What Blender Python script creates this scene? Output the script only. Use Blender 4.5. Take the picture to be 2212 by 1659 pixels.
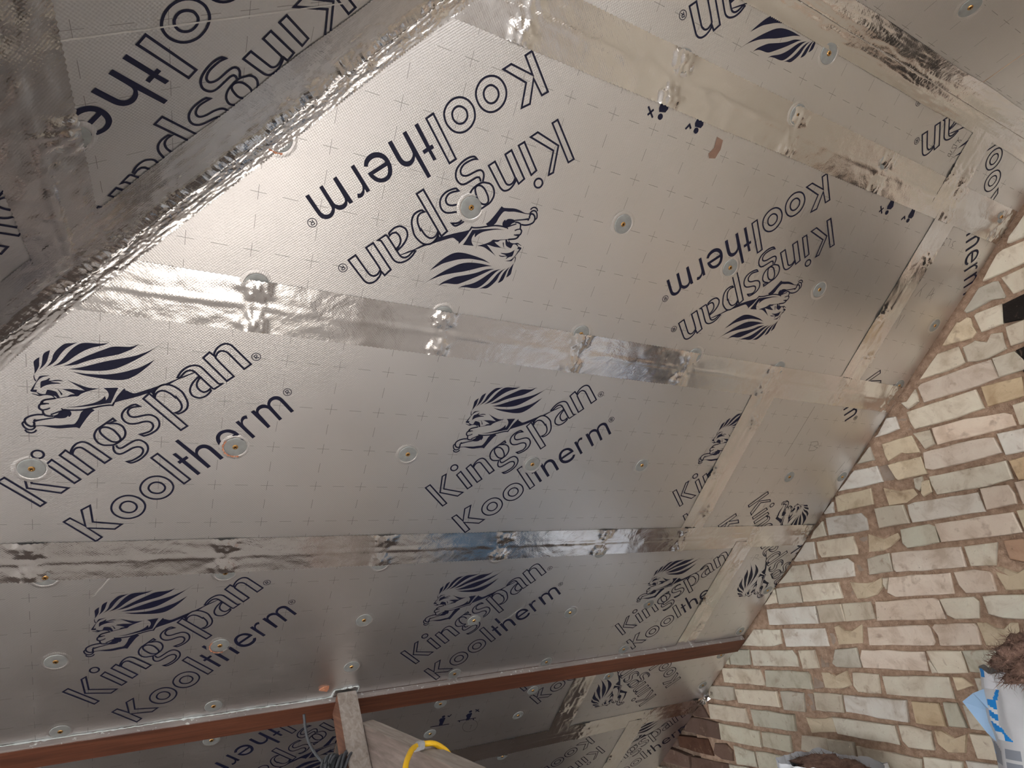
import bpy, bmesh, math, random
from mathutils import Vector, Matrix, noise
from mathutils.geometry import tessellate_polygon
random.seed(7)
EXPOSURE = 0.30; SKY = 12; SUN = 12
for o in list(bpy.data.objects): bpy.data.objects.remove(o)
SC = bpy.context.scene
COL = SC.collection
PI = math.pi

# ---------------------------------------------------------------- camera
EYE = 1.55                                     # eye height above the floor
cam = bpy.data.cameras.new('camera'); cam.sensor_width = 36; cam.sensor_fit = 'HORIZONTAL'
cam.lens = 36*1235.4/2212; cam.clip_start = .01
camo = bpy.data.objects.new('camera', cam); COL.objects.link(camo); SC.camera = camo
def _rot(y, p, r):
    Rz = Matrix.Rotation(y, 3, 'Z'); Rx = Matrix.Rotation(p, 3, 'X'); Rr = Matrix.Rotation(r, 3, 'Z')
    B = Matrix(((1,0,0),(0,0,-1),(0,1,0)))
    return Rr @ Rx @ B @ Rz
_M = _rot(.5126, -.3761, -.0948)
cx, cy, cz = Vector(_M[0]), -Vector(_M[1]), -Vector(_M[2])
camo.matrix_world = Matrix(((cx.x,cy.x,cz.x,0),(cx.y,cy.y,cz.y,0),(cx.z,cy.z,cz.z,EYE),(0,0,0,1)))

# ---------------------------------------------------------------- sky, sun, exposure
SC.view_settings.view_transform = 'Standard'; SC.view_settings.look = 'None'
SC.view_settings.exposure = EXPOSURE; SC.view_settings.gamma = 1; SC.view_settings.use_curve_mapping = False
SC.cycles.use_denoising = True
SC.cycles.max_bounces = 9; SC.cycles.diffuse_bounces = 4; SC.cycles.glossy_bounces = 7
SC.cycles.sample_clamp_indirect = 12
w = bpy.data.worlds.new('sky'); SC.world = w; w.use_nodes = True
bg = w.node_tree.nodes['Background']; bg.inputs[0].default_value = (.95,.97,1,1); bg.inputs[1].default_value = SKY
sun = bpy.data.lights.new('sun', 'SUN'); sun.energy = SUN; sun.angle = .02; sun.color = (1,.965,.92)
suno = bpy.data.objects.new('sun', sun); COL.objects.link(suno)
SUNDIR = Vector((.34,-1.533,1.765)).normalized()         # towards the sun
suno.rotation_euler = SUNDIR.to_track_quat('Z', 'Y').to_euler(); suno.location = (1,-5,6)

# ---------------------------------------------------------------- planes of the loft (metres, origin under the camera)
A = .6924; Bp = .65255; D = 1.0677; DH = .572; XG = 2.07; ZC = 1.071; YC = -.26
sA, cA, sB, cB = math.sin(A), math.cos(A), math.sin(Bp), math.cos(Bp)
UP = Vector((0,0,EYE))
def frame(X, Y, org): 
    Z = X.cross(Y)
    return Matrix(((X.x,Y.x,Z.x,org.x),(X.y,Y.y,Z.y,org.y),(X.z,Y.z,Z.z,org.z),(0,0,0,1)))
SN = Vector((0,sA,cA)); SU = Vector((0,cA,-sA))
HNn = Vector((-sB,0,cB)); HV = Vector((cB,0,sB))
SNo = Vector((0,-sA,cA)); SUo = Vector((0,-cA,-sA)); Do = D-2*YC*sA
EX = Vector((1,0,0)); EY = Vector((0,1,0))
FS = frame(EX, SU, SN*D+UP)              # main slope: x along the ridge, y down the slope, -z into the room
FH = frame(EY, -HV, HNn*DH+UP)           # hip slope on the left
FO = frame(-EX, SUo, SNo*Do+UP)          # slope behind the camera
FC = frame(EX, EY, Vector((0,0,ZC))+UP)  # flat ceiling
UC = -.39                                # where the slope meets the ceiling
def halfplane(F, n, d):
    """plane n.P<=d (eye coords) written in the frame F as a*x+b*y<=c"""
    X = F.col[0].to_3d(); Y = F.col[1].to_3d(); O = F.col[3].to_3d()-UP
    return (n.dot(X), n.dot(Y), d-n.dot(O))
HIP_ON_S = halfplane(FS, HNn, DH)
S_ON_HIP = halfplane(FH, SN, D); O_ON_HIP = halfplane(FH, SNo, Do); C_ON_HIP = halfplane(FH, Vector((0,0,1)), ZC)
HIP_ON_O = halfplane(FO, HNn, DH); HIP_ON_C = halfplane(FC, HNn, DH)

# traced outlines of the print, 0.1 mm units in the board frame; bricks in mm on the wall
FILLS=[[[-3268,439,-3308,474,-3342,521,-3348,557,-3342,636,-3338,723,-3345,772,-3313,712,-3284,636,-3274,588,-3273,508]],[[-3124,289,-3167,318,-3206,358,-3224,408,-3234,503,-3244,584,-3273,667,-3296,698,-3239,631,-3193,561,-3164,486,-3145,397]],[[-2750,89,-2816,116,-2884,126,-2941,154,-3009,233,-3060,315,-3084,373,-3101,454,-3125,521,-3165,590,-3214,640,-3114,559,-3045,471,-2988,352,-2919,240,-2845,167]],[[-2304,20,-2363,55,-2469,74,-2586,79,-2673,92,-2736,124,-2805,193,-2879,298,-2943,410,-3018,523,-3095,593,-2989,543,-2903,484,-2788,357,-2672,246,-2556,166,-2439,114,-2363,75]],[[-1878,-9,-1935,38,-2008,71,-2093,83,-2202,92,-2291,117,-2409,190,-2556,286,-2643,346,-2759,433,-2875,521,-2949,564,-2846,541,-2747,505,-2613,423,-2466,355,-2318,298,-2168,238,-2048,160,-1946,81]],[[-1438,-160,-1556,-40,-1678,76,-1831,180,-1953,246,-2136,319,-2316,384,-2495,464,-2672,548,-2788,591,-2884,615,-2759,616,-2672,617,-2553,611,-2434,597,-2313,569,-2192,517,-2071,435,-1920,316,-1768,179,-1617,26]],[[-1628,269,-1729,358,-1852,458,-1975,524,-2129,597,-2281,645,-2403,669,-2553,677,-2671,679,-2829,661,-2729,694,-2671,712,-2552,731,-2401,747,-2248,755,-2113,742,-2014,706,-1909,626,-1818,530,-1709,389]],[[-3131,772,-3208,783,-3270,799,-3288,829,-3311,889,-3347,966,-3406,1099,-3395,1114,-3322,1123,-3315,1069,-3363,1074,-3348,1023,-3318,930,-3277,860,-3231,814,-3174,790]],[[-3347,768,-3356,821,-3347,876,-3331,911,-3317,893,-3336,859,-3343,820]],[[-3264,1038,-3265,948,-3252,898,-3192,867,-3141,820,-3132,831,-3153,870,-3107,869,-3061,848,-2992,844,-2955,866,-3015,863,-3067,873,-3125,888,-3079,899,-3021,901,-2981,917,-3062,926,-3131,942,-3194,973,-3240,1007]],[[-3173,1053,-3110,1063,-3052,1086,-3024,1138,-3004,1195,-3036,1206,-3059,1175,-3088,1161,-3065,1209,-3083,1203,-3111,1172,-3169,1161,-3226,1171,-3284,1193,-3329,1177,-3385,1158,-3379,1149,-3328,1161,-3283,1169,-3317,1131,-3319,1112,-3271,1142,-3226,1150,-3197,1139,-3188,1096]],[[-3034,1030,-3017,1037,-2988,1076,-2965,1123,-2971,1143,-2989,1126,-3006,1077]],[[-2902,830,-2818,870,-2699,919,-2580,956,-2446,952,-2519,984,-2627,1038,-2711,1097,-2741,1139,-2818,1151,-2907,1177,-2995,1202,-3065,1222,-3147,1251,-3199,1269,-3228,1297,-3235,1327,-3160,1332,-3206,1354,-3276,1372,-3269,1322,-3245,1273,-3199,1248,-3083,1211,-2995,1190,-2895,1158,-2860,1121,-2788,1105,-2848,1069,-2970,1019,-2818,1007,-2699,1016,-2645,1016,-2729,956,-2818,890]],[[-2950,1429,-2867,1443,-2843,1480,-2840,1523,-2862,1569,-2880,1579,-2885,1553,-2922,1600,-3005,1620,-3094,1614,-3088,1570,-3040,1540,-3010,1486,-2974,1457]],[[-2926,1379,-2765,1369,-2583,1325,-2400,1274,-2381,1265,-2263,1233,-2228,1117,-2193,1001,-2158,907,-2380,935,-2330,981,-2301,1047,-2306,1117,-2339,1185,-2341,1146,-2356,1100,-2401,1170,-2492,1244,-2614,1299,-2765,1352]],[[-2070,906,-2050,951,-2024,957,-1941,997,-1883,986,-1725,900,-1534,791,-1419,726,-1342,673,-1278,630,-1137,532,-1000,450,-993,465,-1135,563,-1242,632,-1366,736,-1365,742,-1469,775,-1558,846,-1607,931,-1623,1004,-1658,959,-1703,972,-1912,1082,-2201,1215,-2224,1297,-2249,1290,-2214,1186,-2166,1068]],[[-2620,1382,-2552,1376,-2503,1411,-2552,1463,-2600,1547,-2655,1658,-2722,1810,-2771,1791,-2887,1809,-3007,1831,-3126,1822,-3244,1800,-3349,1812,-3349,1795,-3243,1783,-3126,1778,-3007,1769,-2898,1743,-2808,1727,-2765,1667,-2729,1575,-2710,1495,-2680,1440]],[[-3346,1678,-3241,1648,-3123,1612,-3088,1601,-3076,1621,-3124,1638,-3241,1674,-3335,1712,-3359,1722,-3381,1707,-3375,1680,-3351,1657]],[[-1247,2307,-1195,2265,-1067,2394,-1006,2328,-960,2376,-1018,2442,-725,2741,-776,2794,-1070,2491,-1106,2530,-1155,2478,-1114,2433]],[[-1220,1997,-1169,1947,-858,2251,-861,2169,-824,2092,-761,2048,-683,2043,-613,2072,-547,2127,-342,2344,-400,2398,-611,2180,-676,2134,-736,2132,-788,2173,-810,2249,-784,2314,-555,2562,-607,2616]],[[-112,1760,-180,1702,-282,1661,-379,1670,-470,1723,-521,1820,-518,1916,-471,2020,-383,2111,-280,2151,-170,2136,-78,2072,-21,1964,-27,1852,-94,1869,-95,1933,-130,1996,-192,2048,-271,2065,-340,2046,-367,2022],[-415,1970,-448,1889,-443,1813,-394,1753,-312,1731,-210,1765]],[[-212,1485,-160,1437,-112,1488,-123,1415,-101,1347,-65,1318,-26,1309,-1,1383,-46,1390,-71,1425,-77,1478,-46,1549,188,1792,139,1846]],[[36,1221,90,1173,135,1210,128,1152,155,1084,213,1039,275,1029,323,1044,315,975,339,892,396,836,457,816,523,824,587,868,837,1126,784,1176,548,930,497,899,444,897,396,930,374,984,381,1041,636,1328,589,1380,350,1125,296,1108,245,1115,202,1145,179,1199,196,1249,440,1525,393,1580]]]
STROKES=[[[-3914,3029,-3819,2939,-3237,3504,-3321,3589],1,36],[[-3572,2677,-3491,2609,-3433,3056,-2892,3155,-3003,3274,-3502,3169],1,36],[[-3210,2623,-3133,2515,-2706,2948,-2799,3040],1,36],[[-3015,2413,-2931,2297,-2858,2365,-2845,2295,-2817,2215,-2762,2139,-2682,2099,-2603,2122,-2531,2180,-2238,2456,-2336,2559,-2621,2287,-2687,2231,-2743,2227,-2790,2260,-2819,2322,-2827,2385,-2497,2730,-2595,2835],1,36],[[-2228,1559,-2306,1644,-2395,1738,-2462,1814,-2495,1898,-2502,1964,-2483,2040,-2436,2110,-2367,2150,-2297,2152,-2220,2142,-2166,2110,-2097,2039,-2044,1956,-2027,1866,-2041,1789,-2082,1715,-2152,1671,-2229,1666,-2298,1674,-2188,1608],1,36],[[-2424,1838,-2406,1782,-2357,1757,-2289,1763,-2211,1812,-2147,1896,-2106,1972,-2101,2022,-2135,2063,-2198,2073,-2268,2044,-2338,1981,-2393,1913],1,36],[[-2165,2144,-2148,2183,-2116,2210,-2069,2196,-1984,2117,-1907,2044,-1836,2005,-1772,2013,-1705,2060,-1666,2127,-1655,2207,-1672,2290,-1725,2386,-1796,2466,-1867,2516,-1928,2536,-1981,2509,-1909,2482,-1830,2420,-1767,2353,-1737,2282,-1736,2218,-1774,2168,-1831,2162,-1902,2192,-1988,2266,-2058,2321,-2113,2341,-2169,2315,-2202,2248,-2208,2158],0,36],[[-1825,1263,-1888,1230,-1939,1248,-1995,1294,-2051,1357,-2085,1427,-2093,1495,-2078,1557,-2044,1609,-1992,1646,-1926,1653,-1848,1635,-1763,1596,-1698,1582,-1644,1591,-1609,1626,-1593,1676,-1604,1733,-1629,1782,-1681,1823,-1793,1878,-1738,1907,-1672,1879,-1587,1816,-1529,1746,-1499,1669,-1499,1594,-1519,1530,-1562,1474,-1617,1441,-1677,1433,-1756,1453,-1846,1488,-1911,1503,-1964,1489,-1994,1446,-2005,1406,-1997,1361,-1969,1318,-1918,1287],1,36],[[-1775,1097,-1688,977,-1034,1631,-1137,1735],1,36],[[-1622,1021,-1607,922,-1565,843,-1502,783,-1424,760,-1344,770,-1247,822,-1168,890,-1119,975,-1077,1066,-1058,1147,-1066,1231,-1098,1293,-1147,1339,-1202,1371,-1250,1352,-1190,1312,-1158,1253,-1157,1184,-1188,1104,-1260,1003,-1269,1022,-1354,945,-1430,904,-1496,897,-1548,925,-1585,978,-1595,1037],1,36],[[-1262,591,-1216,478,-1147,385,-1070,330,-995,307,-918,321,-853,371,-584,645,-520,645,-638,767,-670,764,-913,521,-991,445,-1043,421,-1103,432,-1160,485,-1219,590],1,36],[[-923,536,-997,651,-1039,777,-1038,871,-997,949,-932,983,-858,987,-777,940,-720,865,-695,811,-716,776,-755,828,-815,859,-870,833,-920,777,-941,712,-931,630,-891,545],1,36],[[-878,139,-787,8,-707,68,-702,-4,-664,-99,-598,-173,-528,-202,-454,-187,-385,-132,-70,166,-178,285,-474,-9,-534,-42,-592,-45,-641,-12,-669,50,-675,116,-339,461,-448,576],1,36],[[-3060,1214,-3147,1239,-3211,1262,-3252,1300,-3264,1339,-3288,1375,-3294,1417,-3284,1450,-3244,1481,-3239,1523,-3216,1573,-3164,1585,-3094,1580],0,32],[[-3264,1339,-3206,1331,-3154,1332],0,22],[[-3243,1468,-3191,1451,-3141,1416],0,24],[[-3134,1553,-3057,1507,-2950,1442,-2986,1415],0,24],[[-2950,1433,-2855,1438,-2705,1420,-2583,1379,-2461,1332,-2534,1363,-2411,1314,-2287,1281,-2237,1280,-2213,1212],0,30],[[-3239,1562,-3321,1569,-3402,1597,-3466,1641,-3495,1690,-3489,1750,-3464,1791,-3419,1818,-3372,1810,-3365,1757,-3376,1715],0,34],[[-3502,1725,-3529,1761,-3516,1821,-3483,1870,-3438,1889,-3391,1877,-3361,1835,-3360,1792],0,30],[[-3498,1893,-3468,1939,-3410,1952,-3363,1927,-3339,1886],0,28],[[-2967,3972,-2869,3881,-2624,4085,-2691,3680,-2555,3570,-2507,3981,-2028,4048,-2142,4170,-2588,4134,-2354,4374,-2450,4479],1,36],[[-2212,3623,-2186,3503,-2104,3391,-1992,3330,-1866,3333,-1748,3397,-1668,3501,-1646,3616,-1682,3748,-1767,3846,-1894,3898,-2023,3887,-2134,3815,-2193,3727],1,36],[[-2070,3615,-2044,3528,-1982,3476,-1902,3471,-1825,3519,-1787,3598,-1802,3677,-1859,3738,-1934,3750,-2016,3720,-2057,3667],1,36],[[-1748,3131,-1716,3003,-1628,2892,-1514,2843,-1396,2851,-1281,2916,-1210,3009,-1182,3112,-1215,3244,-1300,3350,-1417,3404,-1548,3396,-1663,3327,-1725,3233],1,36],[[-1609,3129,-1586,3051,-1525,2996,-1443,2989,-1370,3030,-1327,3106,-1338,3185,-1389,3246,-1465,3264,-1549,3239,-1595,3180],1,36],[[-1593,2405,-1496,2300,-901,2901,-1001,3013],1,36],[[14,48,-42,-8,-6,-43,12,-32,12,-8,-15,19],0,14],[[0,9,55,10],0,14],[[669,754,609,696,647,662,665,673,666,696,639,725],0,14],[[654,714,709,717],0,14]]
CIRCLES=[[-3332,2411,87,36],[0,0,78,13],[653,705,77,13]]
ICONS={"l":[[-348,446,325,469],[147,-5,214,56,274,-49],[606,386,1293,404],[667,384,707,475],[1191,408,1230,499],[1134,-78,1322,79],[1269,-66,1176,64]],"f":[[-119,141,-87,72,66,60,97,120,87,282,83,346,75,462,-52,453,-60,286],[854,170,890,92,1035,59,1070,125,1065,300,1040,448,923,453,914,282]],"h":[[0,0,60],[968,-11,60]]}
PENCIL={"strip2":[[[18045,-963],[18191,-957],[18091,-858],[18202,-804],[18169,-738],[18081,-739]],[[18285,-968],[18387,-971],[18443,-777]],[[18640,-967],[18548,-937],[18562,-862],[18644,-820],[18593,-770]],[[18493,355],[18327,825]],[[18429,565],[18541,777]],[[18941,408],[18897,777]],[[19002,439],[19103,784]],[[18943,683],[19126,565]],[[18219,1433],[18353,1876],[18383,1406]]],"strip3":[[[17635,6157],[17728,6466]],[[17573,6130],[17897,6079],[18030,6197],[17844,6270],[18086,6320],[18011,6432],[17751,6465]],[[16771,4814],[16731,6736]],[[19887,7333],[19993,6817]]],"strip4":[[[18290,11103],[18290,11401]],[[18290,11103],[18439,11111],[18445,11227],[18336,11254],[18609,11336]]],"row1":[[[16247,-3210],[16293,-3145],[16414,-3186],[16405,-3120],[16272,-3139],[16255,-3056]],[[16401,-2976],[16373,-3025],[16210,-3022],[16231,-2929],[16389,-2987],[16388,-2814]],[[16217,-2868],[16317,-2852],[16330,-2740],[16242,-2745],[16214,-2795],[16356,-2805]]],"row5m":[[[9161,18425],[9179,18558],[9150,18672],[9080,18749],[8978,18776],[8861,18750],[8748,18676],[8655,18564],[8596,18433],[8580,18302],[8609,18191],[8677,18116],[8777,18088],[8891,18111],[9004,18182],[9099,18292],[9161,18424]],[[8860,18424],[8931,18398],[8934,18627]]]}
BRICKS=[["c",[550,915,495,958,518,893,551,896,560,900]],["c",[577,883,557,882,523,880,544,820,596,820,631,819,652,821,593,879]],["g",[670,804,630,804,621,799,620,747,625,743,656,754,707,745,724,745,728,754]],["c",[609,803,549,805,570,746,599,745,603,770]],["c",[701,730,635,728,652,671,708,671,709,725]],["k",[632,725,576,729,600,661,647,671]],["y",[752,724,729,730,722,723,726,697,723,676,739,665,775,668,812,672,819,675,759,727]],["g",[648,656,602,656,622,598,655,599,653,627]],["c",[842,654,782,653,782,598,801,593,916,595,905,604]],["g",[770,645,743,648,734,652,721,641,705,632,689,652,664,646,670,614,670,595,688,592,721,587,750,590,771,597]],["c",[709,579,654,578,644,546,650,520,711,521]],["k",[649,579,628,581,642,543,643,546]],["p",[932,572,921,580,717,578,715,519,772,516,931,518]],["o",[766,508,730,506,665,501,677,447,768,447]],["c",[942,567,946,526,984,514,997,540,981,536]],["c",[989,504,783,506,781,445,904,441,983,443,989,468]],["c",[711,429,681,430,702,371,714,371]],["w",[1106,460,1059,505,1032,501,1033,460,1118,455]],["p",[934,430,837,428,739,415,723,404,724,371,935,374,935,408]],["g",[994,429,945,426,944,381,977,374,986,408]],["y",[1102,423,1003,425,997,366,1039,373,1051,381,1100,364,1105,385]],["p",[985,361,958,363,802,358,787,353,782,305,976,302,995,312]],["w",[773,360,707,357,729,296,773,297]],["g",[1206,382,1147,426,1148,380]],["w",[1243,351,1226,360,1146,358,1143,301,1222,300,1305,303]],["y",[1106,351,998,351,999,295,1041,296,1089,295,1095,303]],["c",[992,283,780,280,782,227,850,221,988,225,994,258]],["o",[770,277,735,279,755,220,768,223]],["y",[1326,286,1192,289,1199,234,1321,232,1332,233]],["b",[1147,280,1098,259,1057,257,1049,238,1090,221,1147,221]],["g",[1041,287,1017,288,1021,261,1036,249,1045,258]],["y",[1020,273,999,274,1002,237,1029,228,1034,238]],["p",[868,216,799,212,792,187,797,159,872,155]],["w",[1087,210,1063,214,881,208,881,151,1089,154,1091,181]],["w",[1385,239,1342,269,1350,233,1383,234]],["w",[1384,219,1251,212,1238,191,1243,154,1390,156]],["g",[1196,218,1104,214,1100,154,1201,154]],["b",[1248,139,1202,114,1151,128,1147,112,1188,89,1216,80,1264,81]],["n",[1135,137,1045,139,1029,129,1032,82,1131,78,1141,94]],["p",[1024,137,814,136,810,79,1024,81]],["y",[802,138,780,138,802,78]],["c",[1446,140,1305,140,1303,94,1308,79,1442,83,1450,101]],["c",[1448,180,1404,208,1404,157,1470,155]],["w",[1567,85,1497,144,1463,142,1472,81,1559,81]],["w",[1503,65,1350,68,1334,52,1341,7,1507,7]],["g",[1663,7,1582,66,1519,65,1515,5]],["g",[1277,59,1198,68,1206,11,1287,7]],["c",[1680,-11,1574,-9,1579,-68,1684,-70]],["c",[1564,-8,1411,-8,1410,-63,1569,-66]],["b",[1366,-10,1337,-17,1306,-22,1278,-18,1249,-6,1253,-34,1283,-58,1324,-68,1358,-67,1363,-36]],["c",[1753,-69,1689,-14,1692,-64]],["w",[1748,-87,1529,-84,1533,-145,1753,-144]],["g",[1517,-83,1422,-82,1422,-139,1520,-142]],["g",[1417,-81,1313,-80,1312,-135,1422,-141]],["p",[1190,68,979,61,984,2,1192,7,1198,17]],["c",[967,60,880,61,905,0,968,4]],["r",[861,63,807,62,830,1,863,12]],["p",[1222,-8,1034,-11,1043,-71,1222,-69,1244,-54]],["c",[1242,-9,1224,-9,1243,-43,1246,-26]],["p",[1020,-10,966,-9,928,-17,924,-27,929,-71,1007,-70,1018,-47]],["b",[916,-8,895,-7,860,-27,836,-16,855,-71,903,-69,909,-41]],["p",[1291,-81,1105,-80,1092,-88,1090,-141,1303,-140]],["c",[1087,-86,1071,-84,994,-84,984,-97,998,-142,1060,-142,1081,-131]],["c",[965,-83,860,-85,882,-148,934,-143,966,-132]],["p",[1350,-162,1152,-158,1145,-168,1144,-207,1154,-217,1362,-218]],["p",[1135,-164,1125,-157,1017,-157,1011,-165,1017,-214,1130,-217,1126,-188]],["b",[1009,-155,983,-156,961,-172,942,-174,923,-158,906,-157,913,-185,899,-195,971,-216,1004,-217,1005,-180]],["c",[1910,-215,1841,-162,1715,-163,1720,-214,1759,-223,1920,-221]],["w",[1697,-161,1516,-162,1516,-222,1698,-224]],["b",[1473,-157,1454,-153,1436,-170,1411,-172,1367,-151,1386,-211,1477,-216]],["n",[1997,-257,1968,-237,1892,-238,1899,-294,2001,-295]],["n",[2042,-293,2008,-268,2012,-296]],["c",[1879,-240,1679,-237,1665,-259,1668,-294,1884,-297]],["g",[1646,-238,1582,-236,1581,-296,1645,-300]],["g",[1491,-234,1412,-227,1414,-288,1506,-289,1516,-278]],["c",[2061,-312,1856,-311,1846,-368,2064,-368]],["n",[1829,-313,1634,-311,1626,-322,1630,-369,1838,-372]],["b",[1575,-311,1545,-312,1521,-320,1474,-302,1471,-347,1503,-359,1578,-362]],["c",[1451,-307,1361,-308,1370,-366,1449,-365,1460,-347]],["g",[2199,-424,2147,-387,2019,-385,2022,-432,2065,-439,2194,-437]],["c",[2009,-391,1797,-386,1795,-442,2004,-442]],["g",[1778,-385,1675,-384,1686,-447,1779,-448]],["g",[1627,-379,1517,-379,1528,-437,1635,-438]],["w",[1507,-381,1399,-381,1292,-381,1299,-413,1306,-444,1327,-444,1514,-432]],["g",[2178,-458,1977,-461,1972,-516,2181,-517]],["n",[1947,-462,1743,-463,1748,-518,1946,-521]],["p",[1391,-233,1186,-236,1193,-292,1405,-289,1406,-259]],["c",[1175,-234,1078,-233,1077,-261,1080,-292,1161,-296,1171,-261]],["c",[1182,-262,1175,-262,1164,-293,1182,-296]],["n",[1071,-233,973,-231,995,-294,1069,-288]],["c",[1347,-313,1139,-307,1140,-365,1266,-367,1349,-367]],["y",[1126,-307,1100,-307,1077,-326,1125,-343]],["o",[1275,-383,1194,-382,1192,-444,1280,-445]],["n",[1175,-379,1139,-378,1133,-441,1181,-441,1179,-401]],["c",[1572,-455,1355,-459,1357,-513,1570,-506]],["c",[1338,-457,1304,-455,1243,-464,1249,-513,1326,-516,1340,-499]],["b",[1231,-458,1210,-458,1179,-477,1141,-459,1162,-510,1210,-515,1232,-495]],["g",[1510,-537,1299,-544,1313,-583,1517,-593]],["c",[1290,-538,1179,-535,1188,-560,1296,-577]],["n",[2142,-531,1931,-538,1932,-594,2145,-593]],["n",[1915,-539,1781,-537,1789,-591,1799,-594,1921,-590]],["n",[2082,-609,1982,-617,1978,-670,2083,-674]],["n",[1966,-613,1829,-612,1836,-664,1966,-675]],["d",[2356,-542,2325,-525,2200,-526,2146,-531,2152,-593,2364,-586]],["d",[2285,-505,2224,-468,2197,-516,2284,-516]],["e",[2421,-611,2230,-602,2212,-663,2420,-657]],["d",[2186,-614,2126,-607,2095,-628,2102,-665,2162,-666,2205,-652]],["d",[2526,-671,2371,-685,2376,-733,2591,-733]],["d",[2354,-686,2137,-682,2142,-712,2365,-742]],["d",[2418,-586,2366,-546,2368,-584]],["d",[2510,-666,2426,-598,2428,-653]],["b",[1691,-466,1652,-468,1606,-463,1571,-453,1578,-502,1680,-516]],["m",[1028,494,992,485,997,443,1032,457]],["m",[1141,355,1109,354,1100,298,1141,303]],["m",[1232,187,1199,212,1204,154,1240,154]],["m",[1286,132,1255,137,1270,84,1297,87]],["m",[1509,-164,1475,-160,1477,-198,1500,-220,1511,-218]],["m",[1612,-312,1580,-310,1583,-362,1626,-367]],["m",[1665,-387,1638,-385,1644,-441,1681,-446]],["m",[1562,-243,1530,-238,1539,-292,1573,-295]],["m",[1406,-10,1369,-9,1364,-54,1405,-59]],["m",[1328,49,1310,49,1301,8,1336,7]],["m",[779,649,773,641,775,593,781,595]],["g",[1726,-530,1674,-529,1623,-528,1626,-569,1681,-583,1746,-579]],["g",[1617,-529,1520,-527,1527,-582,1558,-584,1622,-572]]]

# ---------------------------------------------------------------- object helpers
def link(name, me, mat=None, parent=None, M=None):
    o = bpy.data.objects.new(name, me); COL.objects.link(o)
    if mat is not None:
        for m in (mat if isinstance(mat, (list,tuple)) else [mat]): me.materials.append(m)
    if parent is not None: o.parent = parent
    elif M is not None: o.matrix_world = M
    return o
def mesh_bm(bm, name, smooth=False):
    me = bpy.data.meshes.new(name); bm.normal_update(); bm.to_mesh(me); bm.free()
    if smooth:
        for p in me.polygons: p.use_smooth = True
    return me
def mesh_py(v, f, name, smooth=False):
    me = bpy.data.meshes.new(name); me.from_pydata([tuple(q) for q in v], [], f); me.update()
    if smooth:
        for p in me.polygons: p.use_smooth = True
    return me
def tag(o, label=None, cat=None, group=None, kind=None):
    if label: o['label'] = label
    if cat: o['category'] = cat
    if group: o['group'] = group
    if kind: o['kind'] = kind
    return o
def empty(name, loc, label=None, cat=None, group=None):
    o = bpy.data.objects.new(name, None); COL.objects.link(o); o.location = loc; o.empty_display_size = .05
    return tag(o, label, cat, group)
def clip(poly, hp):
    a,b,c = hp; out = []; n = len(poly)
    for i in range(n):
        p, q = poly[i], poly[(i+1)%n]; dp = a*p[0]+b*p[1]-c; dq = a*q[0]+b*q[1]-c
        if dp <= 0: out.append(p)
        if (dp < 0 < dq) or (dq < 0 < dp):
            t = dp/(dp-dq); out.append((p[0]+(q[0]-p[0])*t, p[1]+(q[1]-p[1])*t))
    return out
def rect(x0, x1, y0, y1): return [(x0,y0),(x1,y0),(x1,y1),(x0,y1)]
def prism(bm, poly, z0, z1):
    a = [bm.verts.new((p[0],p[1],z0)) for p in poly]; b = [bm.verts.new((p[0],p[1],z1)) for p in poly]
    n = len(poly); bm.faces.new(a); bm.faces.new(b[::-1])
    for i in range(n): bm.faces.new((a[i], b[i], b[(i+1)%n], a[(i+1)%n]))
    bmesh.ops.recalc_face_normals(bm, faces=bm.faces)
def box_between(bm, c, ax, ay, az):
    """box with centre c and half axes ax, ay, az"""
    vs = [bm.verts.new(c+ax*i+ay*j+az*k) for i in (-1,1) for j in (-1,1) for k in (-1,1)]
    fs = [bm.faces.new([vs[q] for q in f]) for f in ((0,1,3,2),(4,6,7,5),(0,4,5,1),(2,3,7,6),(0,2,6,4),(1,5,7,3))]
    return vs, fs
def tube(path, r, n=8, closed=False):
    v = []; f = []; m = len(path); up = Vector((.13,.21,.97)).normalized()
    for i, p in enumerate(path):
        t = (path[(i+1)%m]-path[i-1]) if closed else (path[min(i+1,m-1)]-path[max(i-1,0)])
        t.normalize(); a = t.cross(up)
        if a.length < .1: a = t.cross(Vector((1,0,0)))
        a.normalize(); b = t.cross(a); rr = r[i] if isinstance(r, (list,tuple)) else r
        for k in range(n): v.append(p+(a*math.cos(2*PI*k/n)+b*math.sin(2*PI*k/n))*rr)
    for i in range(m if closed else m-1):
        for k in range(n):
            f.append((i*n+k, i*n+(k+1)%n, ((i+1)%m)*n+(k+1)%n, ((i+1)%m)*n+k))
    if not closed: f.append(tuple(range(n))[::-1]); f.append(tuple((m-1)*n+k for k in range(n)))
    return v, f
def fillet(P, n=6):
    """Catmull-Rom through 3D points"""
    out = []
    for i in range(len(P)-1):
        p0 = P[max(i-1,0)]; p1 = P[i]; p2 = P[i+1]; p3 = P[min(i+2,len(P)-1)]
        for q in range(n):
            t = q/n; out.append(.5*((2*p1)+(p2-p0)*t+(2*p0-5*p1+4*p2-p3)*t*t+(3*p1-p0-3*p2+p3)*t**3))
    out.append(P[-1]); return out

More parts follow.
